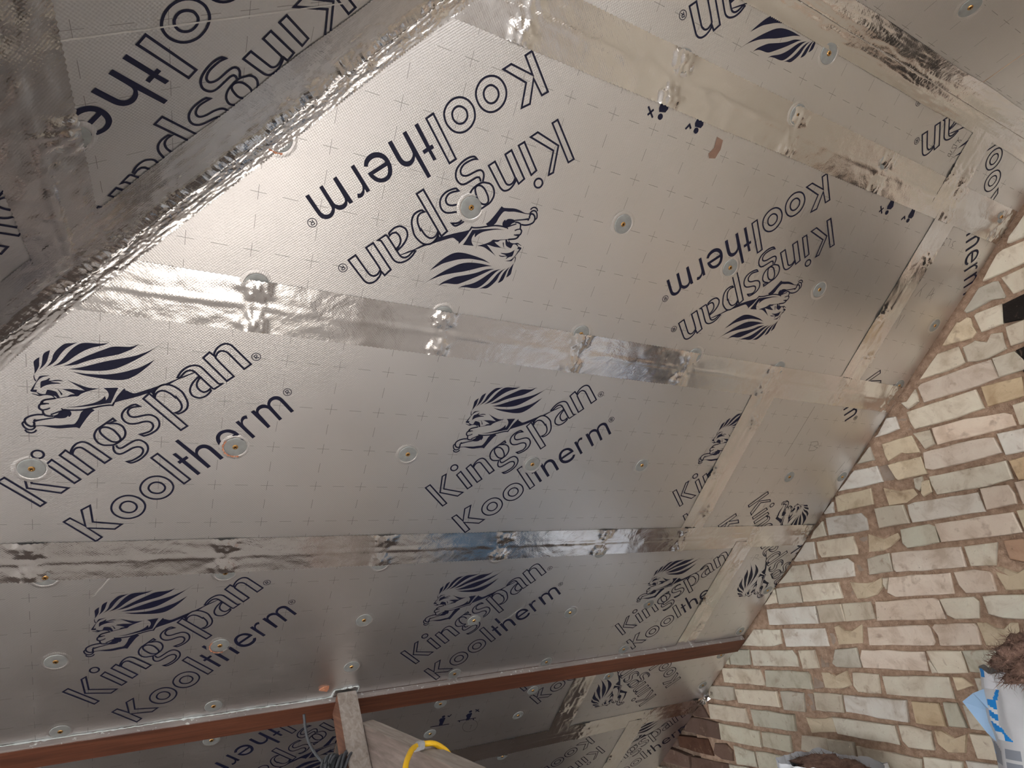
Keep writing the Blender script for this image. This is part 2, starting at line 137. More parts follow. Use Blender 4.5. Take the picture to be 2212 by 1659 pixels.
# ---------------------------------------------------------------- materials
def newmat(name):
    m = bpy.data.materials.new(name); m.use_nodes = True; nt = m.node_tree
    return m, nt, nt.nodes['Principled BSDF']
def N(nt, t, **kw):
    n = nt.nodes.new(t)
    for k, v in kw.items(): setattr(n, k, v)
    return n
def noise_n(nt, vec, scale, detail=4, rough=.55, dist=0):
    n = N(nt, 'ShaderNodeTexNoise'); n.inputs['Scale'].default_value = scale; n.inputs['Detail'].default_value = detail
    n.inputs['Roughness'].default_value = rough; n.inputs['Distortion'].default_value = dist; nt.links.new(vec, n.inputs['Vector']); return n
def mapr(nt, val, a, b, c, d):
    n = N(nt, 'ShaderNodeMapRange'); n.inputs[1].default_value = a; n.inputs[2].default_value = b; n.inputs[3].default_value = c; n.inputs[4].default_value = d
    nt.links.new(val, n.inputs[0]); return n.outputs[0]
def ramp(nt, val, stops):
    n = N(nt, 'ShaderNodeValToRGB'); el = n.color_ramp.elements
    while len(el) < len(stops): el.new(.5)
    for e, (p, c) in zip(el, stops): e.position = p; e.color = (*c, 1)
    nt.links.new(val, n.inputs[0]); return n.outputs[0]
def bump(nt, h, strength, dist, prev=None):
    b = N(nt, 'ShaderNodeBump'); b.inputs['Strength'].default_value = strength; b.inputs['Distance'].default_value = dist
    nt.links.new(h, b.inputs['Height'])
    if prev is not None: nt.links.new(prev, b.inputs['Normal'])
    return b.outputs[0]
def mth(nt, op, a, b=None):
    n = N(nt, 'ShaderNodeMath', operation=op)
    for i, q in enumerate((a, b)):
        if q is None: continue
        if isinstance(q, (int,float)): n.inputs[i].default_value = q
        else: nt.links.new(q, n.inputs[i])
    return n.outputs[0]
def coords(nt): return N(nt, 'ShaderNodeTexCoord').outputs['Object']
def emboss(nt, vec, pitch):
    s = N(nt, 'ShaderNodeSeparateXYZ'); nt.links.new(vec, s.inputs[0]); k = 2*PI/pitch
    a = mth(nt, 'SINE', mth(nt, 'MULTIPLY', s.outputs[0], k)); b = mth(nt, 'SINE', mth(nt, 'MULTIPLY', s.outputs[1], k))
    return mth(nt, 'MULTIPLY', a, b)
def foil_mat(name, col, rough, emb, wav, scr=True):
    m, nt, p = newmat(name); v = coords(nt)
    p.inputs['Metallic'].default_value = 1
    n1 = noise_n(nt, v, 5, 3); p.inputs['Base Color'].default_value = (*col, 1)
    nt.links.new(mapr(nt, n1.outputs[0], .3, .7, rough-.035, rough+.035), p.inputs['Roughness'])
    n2 = noise_n(nt, v, 2.2, 2); nb = bump(nt, n2.outputs[0], wav, .02)
    nb = bump(nt, emboss(nt, v, .0052), emb, .0006, nb)
    if scr:
        st = N(nt, 'ShaderNodeMapping'); st.inputs['Scale'].default_value = (1.2, 90, 1); st.inputs['Rotation'].default_value = (0,0,.06); nt.links.new(v, st.inputs[0])
        n3 = noise_n(nt, st.outputs[0], 3, 3); nb = bump(nt, n3.outputs[0], .05, .002, nb)
    nt.links.new(nb, p.inputs['Normal']); return m
M_FOIL = foil_mat('board_foil', (.795,.785,.782), .37, .16, .06)
def tape_mat():
    m, nt, p = newmat('tape_foil'); v = coords(nt); p.inputs['Metallic'].default_value = 1
    p.inputs['Base Color'].default_value = (.86,.845,.835,1)
    n0 = noise_n(nt, v, 9, 2); nt.links.new(mapr(nt, n0.outputs[0], .3, .7, .10, .21), p.inputs['Roughness'])
    n1 = noise_n(nt, v, 14, 3, .6, .6); nb = bump(nt, n1.outputs[0], .14, .010)
    n2 = noise_n(nt, v, 75, 4, .65, 1.2); nb = bump(nt, n2.outputs[0], .09, .003, nb)
    nb = bump(nt, emboss(nt, v, .0052), .06, .0006, nb)
    nt.links.new(nb, p.inputs['Normal']); return m
M_TAPE = tape_mat()
def plain(name, col, rough=.5, metal=0, spec=.5):
    m, nt, p = newmat(name); p.inputs['Base Color'].default_value = (*col, 1); p.inputs['Roughness'].default_value = rough
    p.inputs['Metallic'].default_value = metal; p.inputs['Specular IOR Level'].default_value = spec; return m
def speckled(name, c0, c1, scale, rough=.6, metal=0, bmp=.2, dist=.002):
    m, nt, p = newmat(name); v = coords(nt); n = noise_n(nt, v, scale, 5)
    nt.links.new(ramp(nt, n.outputs[0], [(.3,c0),(.7,c1)]), p.inputs['Base Color'])
    p.inputs['Roughness'].default_value = rough; p.inputs['Metallic'].default_value = metal
    n2 = noise_n(nt, v, scale*4, 4); nt.links.new(bump(nt, n2.outputs[0], bmp, dist), p.inputs['Normal']); return m
M_INK = speckled('navy_ink', (.005,.006,.020), (.009,.010,.034), 300, .5, 0, .08, .0005); M_INK.node_tree.nodes['Principled BSDF'].inputs['Specular IOR Level'].default_value = .28
M_GRID = plain('grey_grid_ink', (.21,.20,.195), .5)
M_PENCIL = plain('pencil_line', (.05,.048,.05), .5)
M_WASH = speckled('zinc_washer', (.30,.315,.31), (.40,.415,.41), 60, .5, .6, .1, .0005)
M_BRASS = plain('brass_screw', (.62,.36,.13), .30, 1)
M_DARKMETAL = plain('screw_recess', (.06,.035,.02), .5, 1)
M_ORANGE = speckled('torn_foam_edge', (.42,.15,.08), (.55,.27,.16), 80, .8)
M_SCRATCH = plain('bare_bright_scratch', (.75,.73,.70), .35, .6)
M_FOAM = speckled('board_core', (.60,.42,.30), (.68,.5,.38), 90, .9)
def wood(name, c0, c1, c2, axis, rough=.7, flecks=0):
    m, nt, p = newmat(name); v = coords(nt)
    mp = N(nt, 'ShaderNodeMapping'); s = [26,26,26]; s[axis] = 1.6; mp.inputs['Scale'].default_value = s; nt.links.new(v, mp.inputs[0])
    n = noise_n(nt, mp.outputs[0], 3, 6, .6, .8); col = ramp(nt, n.outputs[0], [(.25,c0),(.5,c1),(.75,c2)])
    if flecks:
        nf = noise_n(nt, v, 70, 5, .7); mk = mapr(nt, nf.outputs[0], .60, .66, 0, .8)
        mx = N(nt, 'ShaderNodeMix', data_type='RGBA'); nt.links.new(mk, mx.inputs[0]); nt.links.new(col, mx.inputs[6]); mx.inputs[7].default_value = (.62,.64,.62,1); col = mx.outputs[2]
    nt.links.new(col, p.inputs['Base Color']); p.inputs['Roughness'].default_value = rough
    nt.links.new(bump(nt, n.outputs[0], .25, .003), p.inputs['Normal']); return m
M_PURLIN = wood('stained_purlin', (.06,.019,.010), (.11,.035,.017), (.165,.058,.028), 0, .6)
M_DUST = wood('dusty_timber', (.16,.14,.135), (.23,.20,.19), (.30,.27,.25), 0, .9, 2)
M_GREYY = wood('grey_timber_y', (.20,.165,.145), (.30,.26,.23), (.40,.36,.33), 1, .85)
M_GREYD = wood('shaded_grey_brown_timber', (.12,.092,.078), (.19,.152,.132), (.27,.225,.20), 1, .9)  # plank side: grey-brown wood with its shade put into the colour
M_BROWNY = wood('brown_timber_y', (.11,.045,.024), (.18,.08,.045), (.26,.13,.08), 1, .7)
def brick_mat():
    m, nt, p = newmat('brick_face'); v = coords(nt); oi = N(nt, 'ShaderNodeObjectInfo')
    off = N(nt, 'ShaderNodeVectorMath', operation='ADD'); nt.links.new(v, off.inputs[0]); nt.links.new(oi.outputs['Location'], off.inputs[1]); v = off.outputs[0]
    n1 = noise_n(nt, v, 14, 5, .6, .5); n2 = noise_n(nt, v, 120, 4, .6); n3 = noise_n(nt, v, 34, 3, .5, .4)
    mx = N(nt, 'ShaderNodeMix', data_type='RGBA', blend_type='MULTIPLY'); mx.inputs[0].default_value = 1
    nt.links.new(oi.outputs['Color'], mx.inputs[6]); nt.links.new(ramp(nt, n1.outputs[0], [(.3,(.74,.68,.62)),(.5,(1,.98,.96)),(.72,(1.06,1.08,1.06))]), mx.inputs[7])
    m2 = N(nt, 'ShaderNodeMix', data_type='RGBA'); nt.links.new(mapr(nt, n3.outputs[0], .60, .74, 0, .6), m2.inputs[0]); nt.links.new(mx.outputs[2], m2.inputs[6]); m2.inputs[7].default_value = (.30,.21,.15,1)
    m3 = N(nt, 'ShaderNodeMix', data_type='RGBA'); nt.links.new(mapr(nt, n2.outputs[0], .68, .73, 0, .7), m3.inputs[0]); nt.links.new(m2.outputs[2], m3.inputs[6]); m3.inputs[7].default_value = (.12,.10,.08,1)
    nt.links.new(m3.outputs[2], p.inputs['Base Color']); p.inputs['Roughness'].default_value = .9; p.inputs['Specular IOR Level'].default_value = .25
    nb = bump(nt, n1.outputs[0], .5, .009); nb = bump(nt, n3.outputs[0], .3, .004, nb); nb = bump(nt, n2.outputs[0], .45, .002, nb); nt.links.new(nb, p.inputs['Normal']); return m
M_BRICK = brick_mat()
def mortar_mat():
    m = speckled('lime_mortar', (.29,.19,.13), (.52,.37,.27), 55, .95, 0, .9, .006); nt = m.node_tree; p = nt.nodes['Principled BSDF']
    v = coords(nt); s = N(nt, 'ShaderNodeSeparateXYZ'); nt.links.new(v, s.inputs[0]); nn = noise_n(nt, v, 4, 4)
    # chimney soot, spread out of view to darken what the ceiling reflects
    q = mth(nt, 'ADD', mth(nt, 'SUBTRACT', .64, s.outputs[1]), mth(nt, 'MULTIPLY', mth(nt, 'SUBTRACT', nn.outputs[0], .5), .35))
    a = mth(nt, 'MULTIPLY', mapr(nt, q, 0, .05, 0, 1), mth(nt, 'MULTIPLY', mapr(nt, s.outputs[2], 1.72, 1.80, 0, 1), mth(nt, 'MULTIPLY', mapr(nt, s.outputs[2], 2.17, 2.25, 1, 0), mapr(nt, s.outputs[1], .15, .22, 0, 1))))
    mx = N(nt, 'ShaderNodeMix', data_type='RGBA'); src = p.inputs['Base Color'].links[0].from_socket
    nt.links.new(a, mx.inputs[0]); nt.links.new(src, mx.inputs[6]); mx.inputs[7].default_value = (.02,.017,.015,1); nt.links.new(mx.outputs[2], p.inputs['Base Color']); return m
M_MORTAR = mortar_mat()
M_FLOOR = speckled('dusty_floor', (.33,.295,.265), (.62,.585,.55), 3.5, .7)
M_VOID = speckled('dark_eaves_strip', (.07,.052,.044), (.14,.108,.09), 20, 1, 0, .8, .02)
M_SHELL = foil_mat('shell_foil', (.62,.61,.60), .42, .1, .05, False)
M_FRAME = plain('white_window_frame', (.8,.8,.78), .4)
# ---------------------------------------------------------------- the room shell
FL = -EYE                                    # floor in eye coords
def struct(name, bm, mat, M=None, smooth=False):
    return tag(link(name, mesh_bm(bm, name, smooth), mat, None, M), kind='structure')
bm = bmesh.new(); prism(bm, [(-3.4,-4.6),(2.6,-4.6),(2.6,4.2),(-3.4,4.2)], -.04, 0); struct('floor', bm, M_FLOOR)
bm = bmesh.new(); prism(bm, [(-2.8,1.72),(2.07,1.72),(2.07,3.45),(-2.8,3.45)], .001, .10)
for v in bm.verts: v.co.z += .03*noise.noise(v.co*3)
struct('floor_eaves', bm, M_VOID)  # unseen dark strip, added to darken what the lower boards reflect
# roof decks behind the boards
bm = bmesh.new(); prism(bm, clip(rect(-4,2.3,-.47,3.65), (HIP_ON_S[0],HIP_ON_S[1],HIP_ON_S[2]+.08)), .062, .09); struct('wall_front', bm, M_FOAM, FS)
bm = bmesh.new(); prism(bm, clip(clip(clip(rect(-4.6,4.2,-1.3,2.7), (S_ON_HIP[0],S_ON_HIP[1],S_ON_HIP[2]+.08)), (O_ON_HIP[0],O_ON_HIP[1],O_ON_HIP[2]+.08)), (C_ON_HIP[0],C_ON_HIP[1],C_ON_HIP[2]+.08)), .062, .09); struct('wall_left', bm, M_FOAM, FH)
# slope behind the camera with an added, unseen rooflight opening to let light in
HX0, HX1, HU0, HU1 = -.75, .15, .82, 2.0      # in the frame FO (its x runs to the left)
bm = bmesh.new()
uo0 = (Do*cA-ZC)/sA
for r_ in (rect(-2.2,4,uo0,HU0), rect(-2.2,4,HU1,3.9), rect(-2.2,HX0,HU0,HU1), rect(HX1,4,HU0,HU1)):
    pl = clip(r_, HIP_ON_O)
    if len(pl) > 2: prism(bm, pl, 0, .09)
struct('wall_back', bm, M_SHELL, FO)
bm = bmesh.new()
for (x0,x1,y0,y1) in ((HX0-.05,HX1+.05,HU0-.05,HU0),(HX0-.05,HX1+.05,HU1,HU1+.05),(HX0-.05,HX0,HU0,HU1),(HX1,HX1+.05,HU0,HU1)): prism(bm, rect(x0,x1,y0,y1), -.02, .14)
struct('added_rooflight_1', bm, M_FRAME, FO)  # guessed rooflight, added out of view to throw sun on the floor
pl_ = bpy.data.lights.new('rooflight_portal', 'AREA'); pl_.shape = 'RECTANGLE'; pl_.size = HX1-HX0; pl_.size_y = HU1-HU0; pl_.cycles.is_portal = True
po = bpy.data.objects.new('rooflight_portal', pl_); COL.objects.link(po); po.matrix_world = FO @ Matrix.Translation(((HX0+HX1)/2,(HU0+HU1)/2,.1))
# flat ceiling deck
YB = 2*YC-.381
bm = bmesh.new(); prism(bm, clip(rect(-.2,2.3,YB-.05,.45), (HIP_ON_C[0],HIP_ON_C[1],HIP_ON_C[2]+.08)), .062, .09); struct('ceiling', bm, M_FOAM, FC)
# gable wall: mortar slab, its bricks are children
def yz_slope(z): return (D-cA*z)/sA
wall_pts = [(yz_slope(FL)+.1,FL),(yz_slope(ZC)+.06,ZC+.06),(2*YC-yz_slope(ZC)-.06,ZC+.06),(2*YC-yz_slope(FL)-.1,FL)]
bm = bmesh.new()
ny, nz = 150, 110
gv = {}
def in_wall(y, z): return abs(y-YC) <= (yz_slope(z)+.05-YC) and z <= ZC+.05
for i in range(ny+1):
    for j in range(nz+1):
        y = -1.0+3.3*i/ny; z = FL+(1.2-FL)*j/nz
        yl = yz_slope(z)+.06
        h = noise.fractal(Vector((y*18,z*18,3)), .9, 2, 4)*.0035+noise.noise(Vector((y*60,z*60,9)))*.0014
        gv[i,j] = bm.verts.new((XG+.009-h, min(y, yl), min(z, ZC+.06)))
for i in range(ny):
    for j in range(nz):
        q = [gv[i,j],gv[i+1,j],gv[i+1,j+1],gv[i,j+1]]
        if q[0].co.y >= yz_slope(q[0].co.z)+.055 and q[1].co.y >= yz_slope(q[1].co.z)+.055: continue
        if q[0].co.z >= ZC+.06: continue
        try: bm.faces.new(q)
        except ValueError: pass
bb = [bm.verts.new((XG+.03, y, z)) for y, z in wall_pts]; bf = [bm.verts.new((XG+.16, y, z)) for y, z in wall_pts]
bm.faces.new(bb); bm.faces.new(bf[::-1])
for i in range(4): bm.faces.new((bb[i], bf[i], bf[(i+1)%4], bb[(i+1)%4]))
bmesh.ops.translate(bm, verts=bm.verts, vec=UP)
wallr = struct('wall_right', bm, M_MORTAR, None, True)

# ---------------------------------------------------------------- bricks
PAL = {'c':(.63,.585,.49),'g':(.54,.50,.42),'y':(.63,.555,.42),'p':(.64,.55,.465),'w':(.63,.61,.565),'n':(.52,.50,.41),'b':(.58,.49,.36),'m':(.36,.29,.24),'o':(.54,.43,.29),'r':(.40,.26,.18),'d':(.13,.085,.068),'e':(.09,.045,.03),'k':(.016,.013,.012)}
LBL = {'b':'broken yellow brick stub','d':'dark purple-brown brick','e':'very dark red brick','k':'soot-black brick','r':'reddish brick'}
def brick(kind, pts, proud=None):
    rnd = random.Random(hash(tuple(pts)) & 0xffff)
    P = [(pts[i]/1000, pts[i+1]/1000) for i in range(0, len(pts), 2)]
    ar = sum(P[i][0]*P[(i+1)%len(P)][1]-P[(i+1)%len(P)][0]*P[i][1] for i in range(len(P)))
    if ar > 0: P = P[::-1]
    Q = []                                         # subdivide and roughen the outline
    for i in range(len(P)):
        a, b = P[i], P[(i+1)%len(P)]; L = math.hypot(b[0]-a[0], b[1]-a[1]); k = max(1, min(5, int(L/.034)))
        for q in range(k):
            t = q/k; jt = .0016 if q else .0006
            Q.append((a[0]+(b[0]-a[0])*t+rnd.uniform(-jt,jt), a[1]+(b[1]-a[1])*t+rnd.uniform(-jt,jt)))
    cyy = sum(p[0] for p in Q)/len(Q); czz = sum(p[1] for p in Q)/len(Q)
    x0 = (proud if proud is not None else rnd.uniform(-.002,.004)); ty = rnd.uniform(-.02,.02); tz = rnd.uniform(-.03,.03)
    rough = .007 if kind == 'b' else .0012
    v = []; f = []; n = len(Q)
    for (s, dx) in ((-.0012,0),(.0018,-.0032),(.0018,-.03)):
        for p in Q:
            dy, dz = p[0]-cyy, p[1]-czz; L = math.hypot(dy,dz)+1e-6; kk = 1+s/L
            hx = x0+dx+ty*dy+tz*dz
            if dx == 0: hx += rnd.uniform(-rough,rough)*.6
            v.append((-hx, dy*kk, dz*kk))
    f += [(i, (i+1)%n, n+(i+1)%n, n+i) for i in range(n)]+[(n+i, n+(i+1)%n, 2*n+(i+1)%n, 2*n+i) for i in range(n)]
    v.append((-x0-(rnd.uniform(-rough,rough)), 0, 0)); f += [(3*n, (i+1)%n, i) for i in range(n)]
    o = link('brick', mesh_py(v, f, 'brick'), M_BRICK)
    o.parent = wallr; o.location = Vector((XG, cyy, czz))+UP
    c = PAL[kind]; g = rnd.uniform(.88,1.1); w_ = rnd.uniform(-.03,.03)
    o.color = (c[0]*g*(1+w_), c[1]*g, c[2]*g*(1-w_), 1)
    if kind in LBL: o['label'] = LBL[kind]
    return o
for kind, pts in BRICKS: brick(kind, pts, {'b':-.004,'m':-.009}.get(kind))
# courses beyond the frame, to the right and below, laid in the same bond
rr = random.Random(3); CH = .0749
for k in range(-6, 18):
    zt = .592-CH*k; zb = zt-.062
    ycut = .70-.0*k
    # right-hand limit of the traced bricks on this course
    ys = [pt for kd, p in BRICKS for pt in p[0::2] if min(p[1::2])/1000 < (zt+zb)/2 < max(p[1::2])/1000]
    yr = (min(ys)/1000-.012) if ys else yz_slope(zb)-.05
    y = yr
    while y > max(yr-.55, .10) and zt < ZC:
        L = rr.choice((.215,.215,.215,.102)); y1 = y-L
        brick('k' if (.2 < zt < .66 and .2 < y < .68) else rr.choice('cgpcw'), [int(1000*q) for q in (y,zb, y,zt, y1,zt, y1,zb)]); y = y1-.011  # unseen black bricks continue the soot to dim the ceiling's reflection

bm = bmesh.new()                                   # the rest of the gable, out of the picture, in one mesh
for k in range(-6, 27):
    zt = .592-CH*k; zb = zt-.062; y = (-.02+.1*(k%2)) if k < 18 else yz_slope(zb)-.03-.1*(k%2)
    if zt > ZC: continue
    while y > 2*YC-yz_slope(zb)+.1:
        L = rr.choice((.215,.215,.102))
        if y < .10 or k > 17:
            c = Vector((XG-.002, y-L/2, (zt+zb)/2))+UP; box_between(bm, c, Vector((.012,0,0)), Vector((0,L/2,0)), Vector((0,0,.031)))
        y -= L+.011
bmesh.ops.recalc_face_normals(bm, faces=bm.faces)
bf_ = link('brick_field', mesh_bm(bm, 'brick_field'), M_BRICK, wallr); bf_['kind'] = 'stuff'; bf_.color = (.43,.385,.32,1)

# ---------------------------------------------------------------- printed foil
def smooth2(P, closed, ang=50):
    P = [Vector(p) for p in P]; n_ = len(P); out = []; ca = math.cos(math.radians(ang))
    def corner(i):
        if not closed and i in (0, n_-1): return True
        a = P[i]-P[i-1]; b = P[(i+1)%n_]-P[i]; return a.dot(b)/(a.length*b.length+1e-12) < ca
    for i in range(n_ if closed else n_-1):
        j = (i+1)%n_; p0, p1 = P[i], P[j]; L = (p1-p0).length; ci, cj = corner(i), corner(j); out.append(p0)
        if L < .0022 or (ci and cj): continue
        def lim(t): return t*(min(t.length, L*1.1)/(t.length+1e-12))
        m0 = (p1-p0) if ci else lim((P[(i+1)%n_]-P[i-1])/2); m1 = (p1-p0) if cj else lim((P[(j+1)%n_]-P[j-1])/2)
        k = 3 if L > .006 else 2
        for q in range(1, k):
            t = q/k; out.append((2*t**3-3*t*t+1)*p0+(t**3-2*t*t+t)*m0+(3*t*t-2*t**3)*p1+(t**3-t*t)*m1)
    if not closed: out.append(P[-1])
    return out
def dec(a): return [(a[i]*1e-4, a[i+1]*1e-4) for i in range(0, len(a), 2)]
def stroke(P, closed, w, V, Fc):
    P = [p for i, p in enumerate(P) if i == 0 or (Vector(p)-Vector(P[i-1])).length > 1e-5]
    n_ = len(P); b0 = len(V)
    for i in range(n_):
        p = Vector(P[i]); a = (p-Vector(P[i-1])) if (closed or i > 0) else None; b = (Vector(P[(i+1)%n_])-p) if (closed or i < n_-1) else None
        a = a or b; b = b or a; a = a.normalized(); b = b.normalized()
        na = Vector((-a.y,a.x)); nb = Vector((-b.y,b.x)); m = na+nb
        m = m.normalized() if m.length > 1e-4 else na
        k = w/2/max(m.dot(na), .42); V.append(tuple(p+m*k)); V.append(tuple(p-m*k))
    for i in range(n_ if closed else n_-1):
        j = (i+1)%n_; Fc.append((b0+2*i, b0+2*i+1, b0+2*j+1)); Fc.append((b0+2*i, b0+2*j+1, b0+2*j))
def build_logo():
    V = []; Fc = []
    for f in FILLS:
        loops = [[Vector((q.x,q.y,0)) for q in smooth2(dec(l), True)] for l in f]; b0 = len(V)
        for l in loops: V += [(q.x,q.y) for q in l]
        Fc += [tuple(b0+i for i in t) for t in tessellate_polygon(loops)]
    for s, c, w_ in STROKES: stroke(smooth2(dec(s), bool(c)), bool(c), w_*1e-4, V, Fc)
    for x, y, r, w_ in CIRCLES: stroke([(x*1e-4+r*1e-4*math.cos(t*PI/12), y*1e-4+r*1e-4*math.sin(t*PI/12)) for t in range(24)], True, w_*1e-4, V, Fc)
    return V, Fc
def build_icons():
    V = []; Fc = []
    for f in ICONS['f']:
        l = [Vector((x,y,0)) for x, y in dec(f)]; b0 = len(V); V += [(q.x,q.y) for q in l]; Fc += [tuple(b0+i for i in t) for t in tessellate_polygon([l])]
    for x, y, r in ICONS['h']:
        b0 = len(V); V += [(x*1e-4+r*1e-4*math.cos(t*PI/6), y*1e-4+r*1e-4*math.sin(t*PI/6)) for t in range(12)]; Fc.append(tuple(range(b0,b0+12)))
    for l in ICONS['l']: stroke(dec(l), False, .004, V, Fc)
    return V, Fc
LOGO = build_logo(); ICON = build_icons()
def rot4(k, p):
    x, y = p
    for _ in range(k%4): x, y = -y, x
    return x, y
def decal(name, parent, cen, polys, src, k, org, mat, h):
    """print placed on a board, cut at the board's outline; h = height above the foil"""
    bm = bmesh.new(); vs = []
    for p in src[0]:
        x, y = rot4(k, p); vs.append(bm.verts.new((x+org[0], y+org[1], 0)))
    for f in src[1]:
        try: bm.faces.new([vs[i] for i in f])
        except ValueError: pass
    n_ = len(polys); cxx = sum(p[0] for p in polys)/n_; cyy = sum(p[1] for p in polys)/n_
    for i in range(n_):
        a, b = polys[i], polys[(i+1)%n_]; nx, ny_ = b[1]-a[1], a[0]-b[0]
        if nx*(cxx-a[0])+ny_*(cyy-a[1]) > 0: nx, ny_ = -nx, -ny_
        if math.hypot(nx, ny_) < 1e-6: continue
        bmesh.ops.bisect_plane(bm, geom=bm.verts[:]+bm.edges[:]+bm.faces[:], plane_co=(a[0],a[1],0), plane_no=(nx,ny_,0), clear_outer=True)
    if not bm.faces: bm.free(); return None
    for v in bm.verts: v.co = Vector((v.co.x-cen[0], v.co.y-cen[1], -h))
    bmesh.ops.recalc_face_normals(bm, faces=bm.faces)
    return link(name, mesh_bm(bm, name), mat, parent)
def grid_src(x0, x1, y0, y1, px, py):
    V = []; Fc = []
    def bar(cx_, cy_, hx, hy):
        b = len(V); V.extend([(cx_-hx,cy_-hy),(cx_+hx,cy_-hy),(cx_+hx,cy_+hy),(cx_-hx,cy_+hy)]); Fc.append((b,b+1,b+2,b+3))
    wd = .00032; L = .0125
    for i in range(math.floor((x0-px)/.1), math.ceil((x1-px)/.1)+1):
        for j in range(math.floor((y0-py)/.1), math.ceil((y1-py)/.1)+1):
            x, y = px+.1*i, py+.1*j
            bar(x, y, L, wd); bar(x, y, wd, L); bar(x+.05, y, L, wd); bar(x, y+.05, wd, L)
    return V, Fc

# ---------------------------------------------------------------- washers
def washer_meshes():
    R, n = .0210, 28; prof = [(.0035,-.0010),(.010,-.0012),(.0198,-.0014),(.0207,-.0012),(.0210,-.0004),(.0210,.0012)]
    v = []; f = []
    for r, z in prof:
        for k in range(n): v.append((r*math.cos(2*PI*k/n), r*math.sin(2*PI*k/n), z))
    for i in range(len(prof)-1):
        for k in range(n): f.append((i*n+k, (i+1)*n+k, (i+1)*n+(k+1)%n, i*n+(k+1)%n))
    w_ = mesh_py(v, f, 'washer', True); w_.materials.append(M_WASH)
    n = 14; v = []; f = []
    for r, z in ((.0052,-.0004),(.0054,-.0016),(.0046,-.0027),(.0024,-.0030)):
        for k in range(n): v.append((r*math.cos(2*PI*k/n), r*math.sin(2*PI*k/n), z))
    for i in range(3):
        for k in range(n): f.append((i*n+k, (i+1)*n+k, (i+1)*n+(k+1)%n, i*n+(k+1)%n))
    c0 = len(v); v.append((0,0,-.0016)); f += [(3*n+k, c0, 3*n+(k+1)%n) for k in range(n)]
    s_ = mesh_py(v, f, 'screw'); s_.materials.append(M_BRASS)
    bm = bmesh.new()
    for a in (0, PI/2):
        c, s = math.cos(a+.4), math.sin(a+.4); box_between(bm, Vector((0,0,-.0028)), Vector((c*.0031,s*.0031,0)), Vector((-s*.0006,c*.0006,0)), Vector((0,0,.0005)))
    r_ = mesh_bm(bm, 'recess'); r_.materials.append(M_DARKMETAL)
    n = 36; v = []; f = []                             # foil lip pressed up round the washer
    for r, z in ((.0208,-.0002),(.0220,-.0007),(.0234,-.0010),(.0262,-.0006),(.0295,-.0001)):
        for k in range(n): v.append((r*math.cos(2*PI*k/n), r*math.sin(2*PI*k/n), z*(1+.35*math.sin(k*2.3)*math.sin(k*.7)) if z < -.0002 else z))
    for i in range(4):
        for k in range(n): f.append((i*n+k, (i+1)*n+k, (i+1)*n+(k+1)%n, i*n+(k+1)%n))
    d_ = mesh_py(v, f, 'foil_lip', True); d_.materials.append(M_FOIL)
    return w_, s_, r_, d_
WM = washer_meshes()
def washer(parent, cen, x, y, torn=False):
    o = link('washer', WM[0], None, parent); o.location = (x-cen[0], y-cen[1], 0); o.rotation_euler = (random.uniform(-.03,.03), random.uniform(-.03,.03), random.uniform(0,6))
    s = link('screw', WM[1], None, o); link('foil_lip', WM[3], None, o)
    r = link('recess', WM[2], None, o)
    if torn:
        v = []; n = 22
        for i in range(n+1):
            a = 1.2+2.6*i/n
            for r_ in (.0212, .0238+.0012*math.sin(i*1.9)): v.append((r_*math.cos(a), r_*math.sin(a), -.0026-.0006*math.sin(i*2.7)))
        f = [(2*i,2*i+1,2*i+3,2*i+2) for i in range(n)]
        t = link('torn_edge', mesh_py(v, f, 'torn_edge'), M_ORANGE, o)
        t.rotation_euler = (0,0,-o.rotation_euler.z)

# ---------------------------------------------------------------- insulation boards
def board(F, poly, label, logos=(), icons=(), washers=(), pencil=(), phase=None, scratches=(), group='foil-faced insulation boards'):
    n_ = len(poly); cen = (sum(p[0] for p in poly)/n_, sum(p[1] for p in poly)/n_)
    bm = bmesh.new(); prism(bm, [(p[0]-cen[0], p[1]-cen[1]) for p in poly], 0, .06)
    for f in bm.faces: f.material_index = 0 if abs(f.normal.z) > .5 else 1
    o = link('insulation_board', mesh_bm(bm, 'insulation_board'), [M_FOIL, M_FOAM], None, F @ Matrix.Translation((cen[0],cen[1],0)))
    tag(o, label, 'board', group)
    vis = [p for p in poly]
    x0, x1 = max(min(p[0] for p in poly),-1.0), min(max(p[0] for p in poly),2.1); y0, y1 = min(p[1] for p in poly), max(p[1] for p in poly)
    if phase is None: phase = (.016,.024)
    gm = decal('grid_marks', o, cen, poly, grid_src(x0,x1,y0,y1,*phase), 0, (0,0), M_GRID, .0002)
    if gm: gm['kind'] = 'stuff'
    for k, org in logos: decal('printed_logo', o, cen, poly, LOGO, k, org, M_INK, .0004)
    for k, org in icons: decal('printed_icons', o, cen, poly, ICON, k, org, M_INK, .0004)
    for wq in washers: washer(o, cen, *wq)
    for l in pencil:
        V = []; Fc = []; stroke([(p[0]*1e-4,p[1]*1e-4) for p in l], False, .0011, V, Fc)
        decal('pencil_mark', o, cen, poly, (V,Fc), 0, (0,0), M_PENCIL, .0006)
    for wd, l in scratches:
        V = []; Fc = []; rs = random.Random(len(l)); P = []
        for a, c in zip(l[:-1], l[1:]):
            k = max(2, int(math.hypot(c[0]-a[0], c[1]-a[1])/110))
            for q in range(k): P.append(((a[0]+(c[0]-a[0])*q/k)*1e-4+rs.uniform(-.0005,.0005), (a[1]+(c[1]-a[1])*q/k)*1e-4+rs.uniform(-.0005,.0005)))
        P.append((l[-1][0]*1e-4, l[-1][1]*1e-4)); stroke(P, False, wd, V, Fc)
        decal('scratch', o, cen, poly, (V,Fc), 0, (0,0), M_SCRATCH, .0005)
    return o
G = .0012
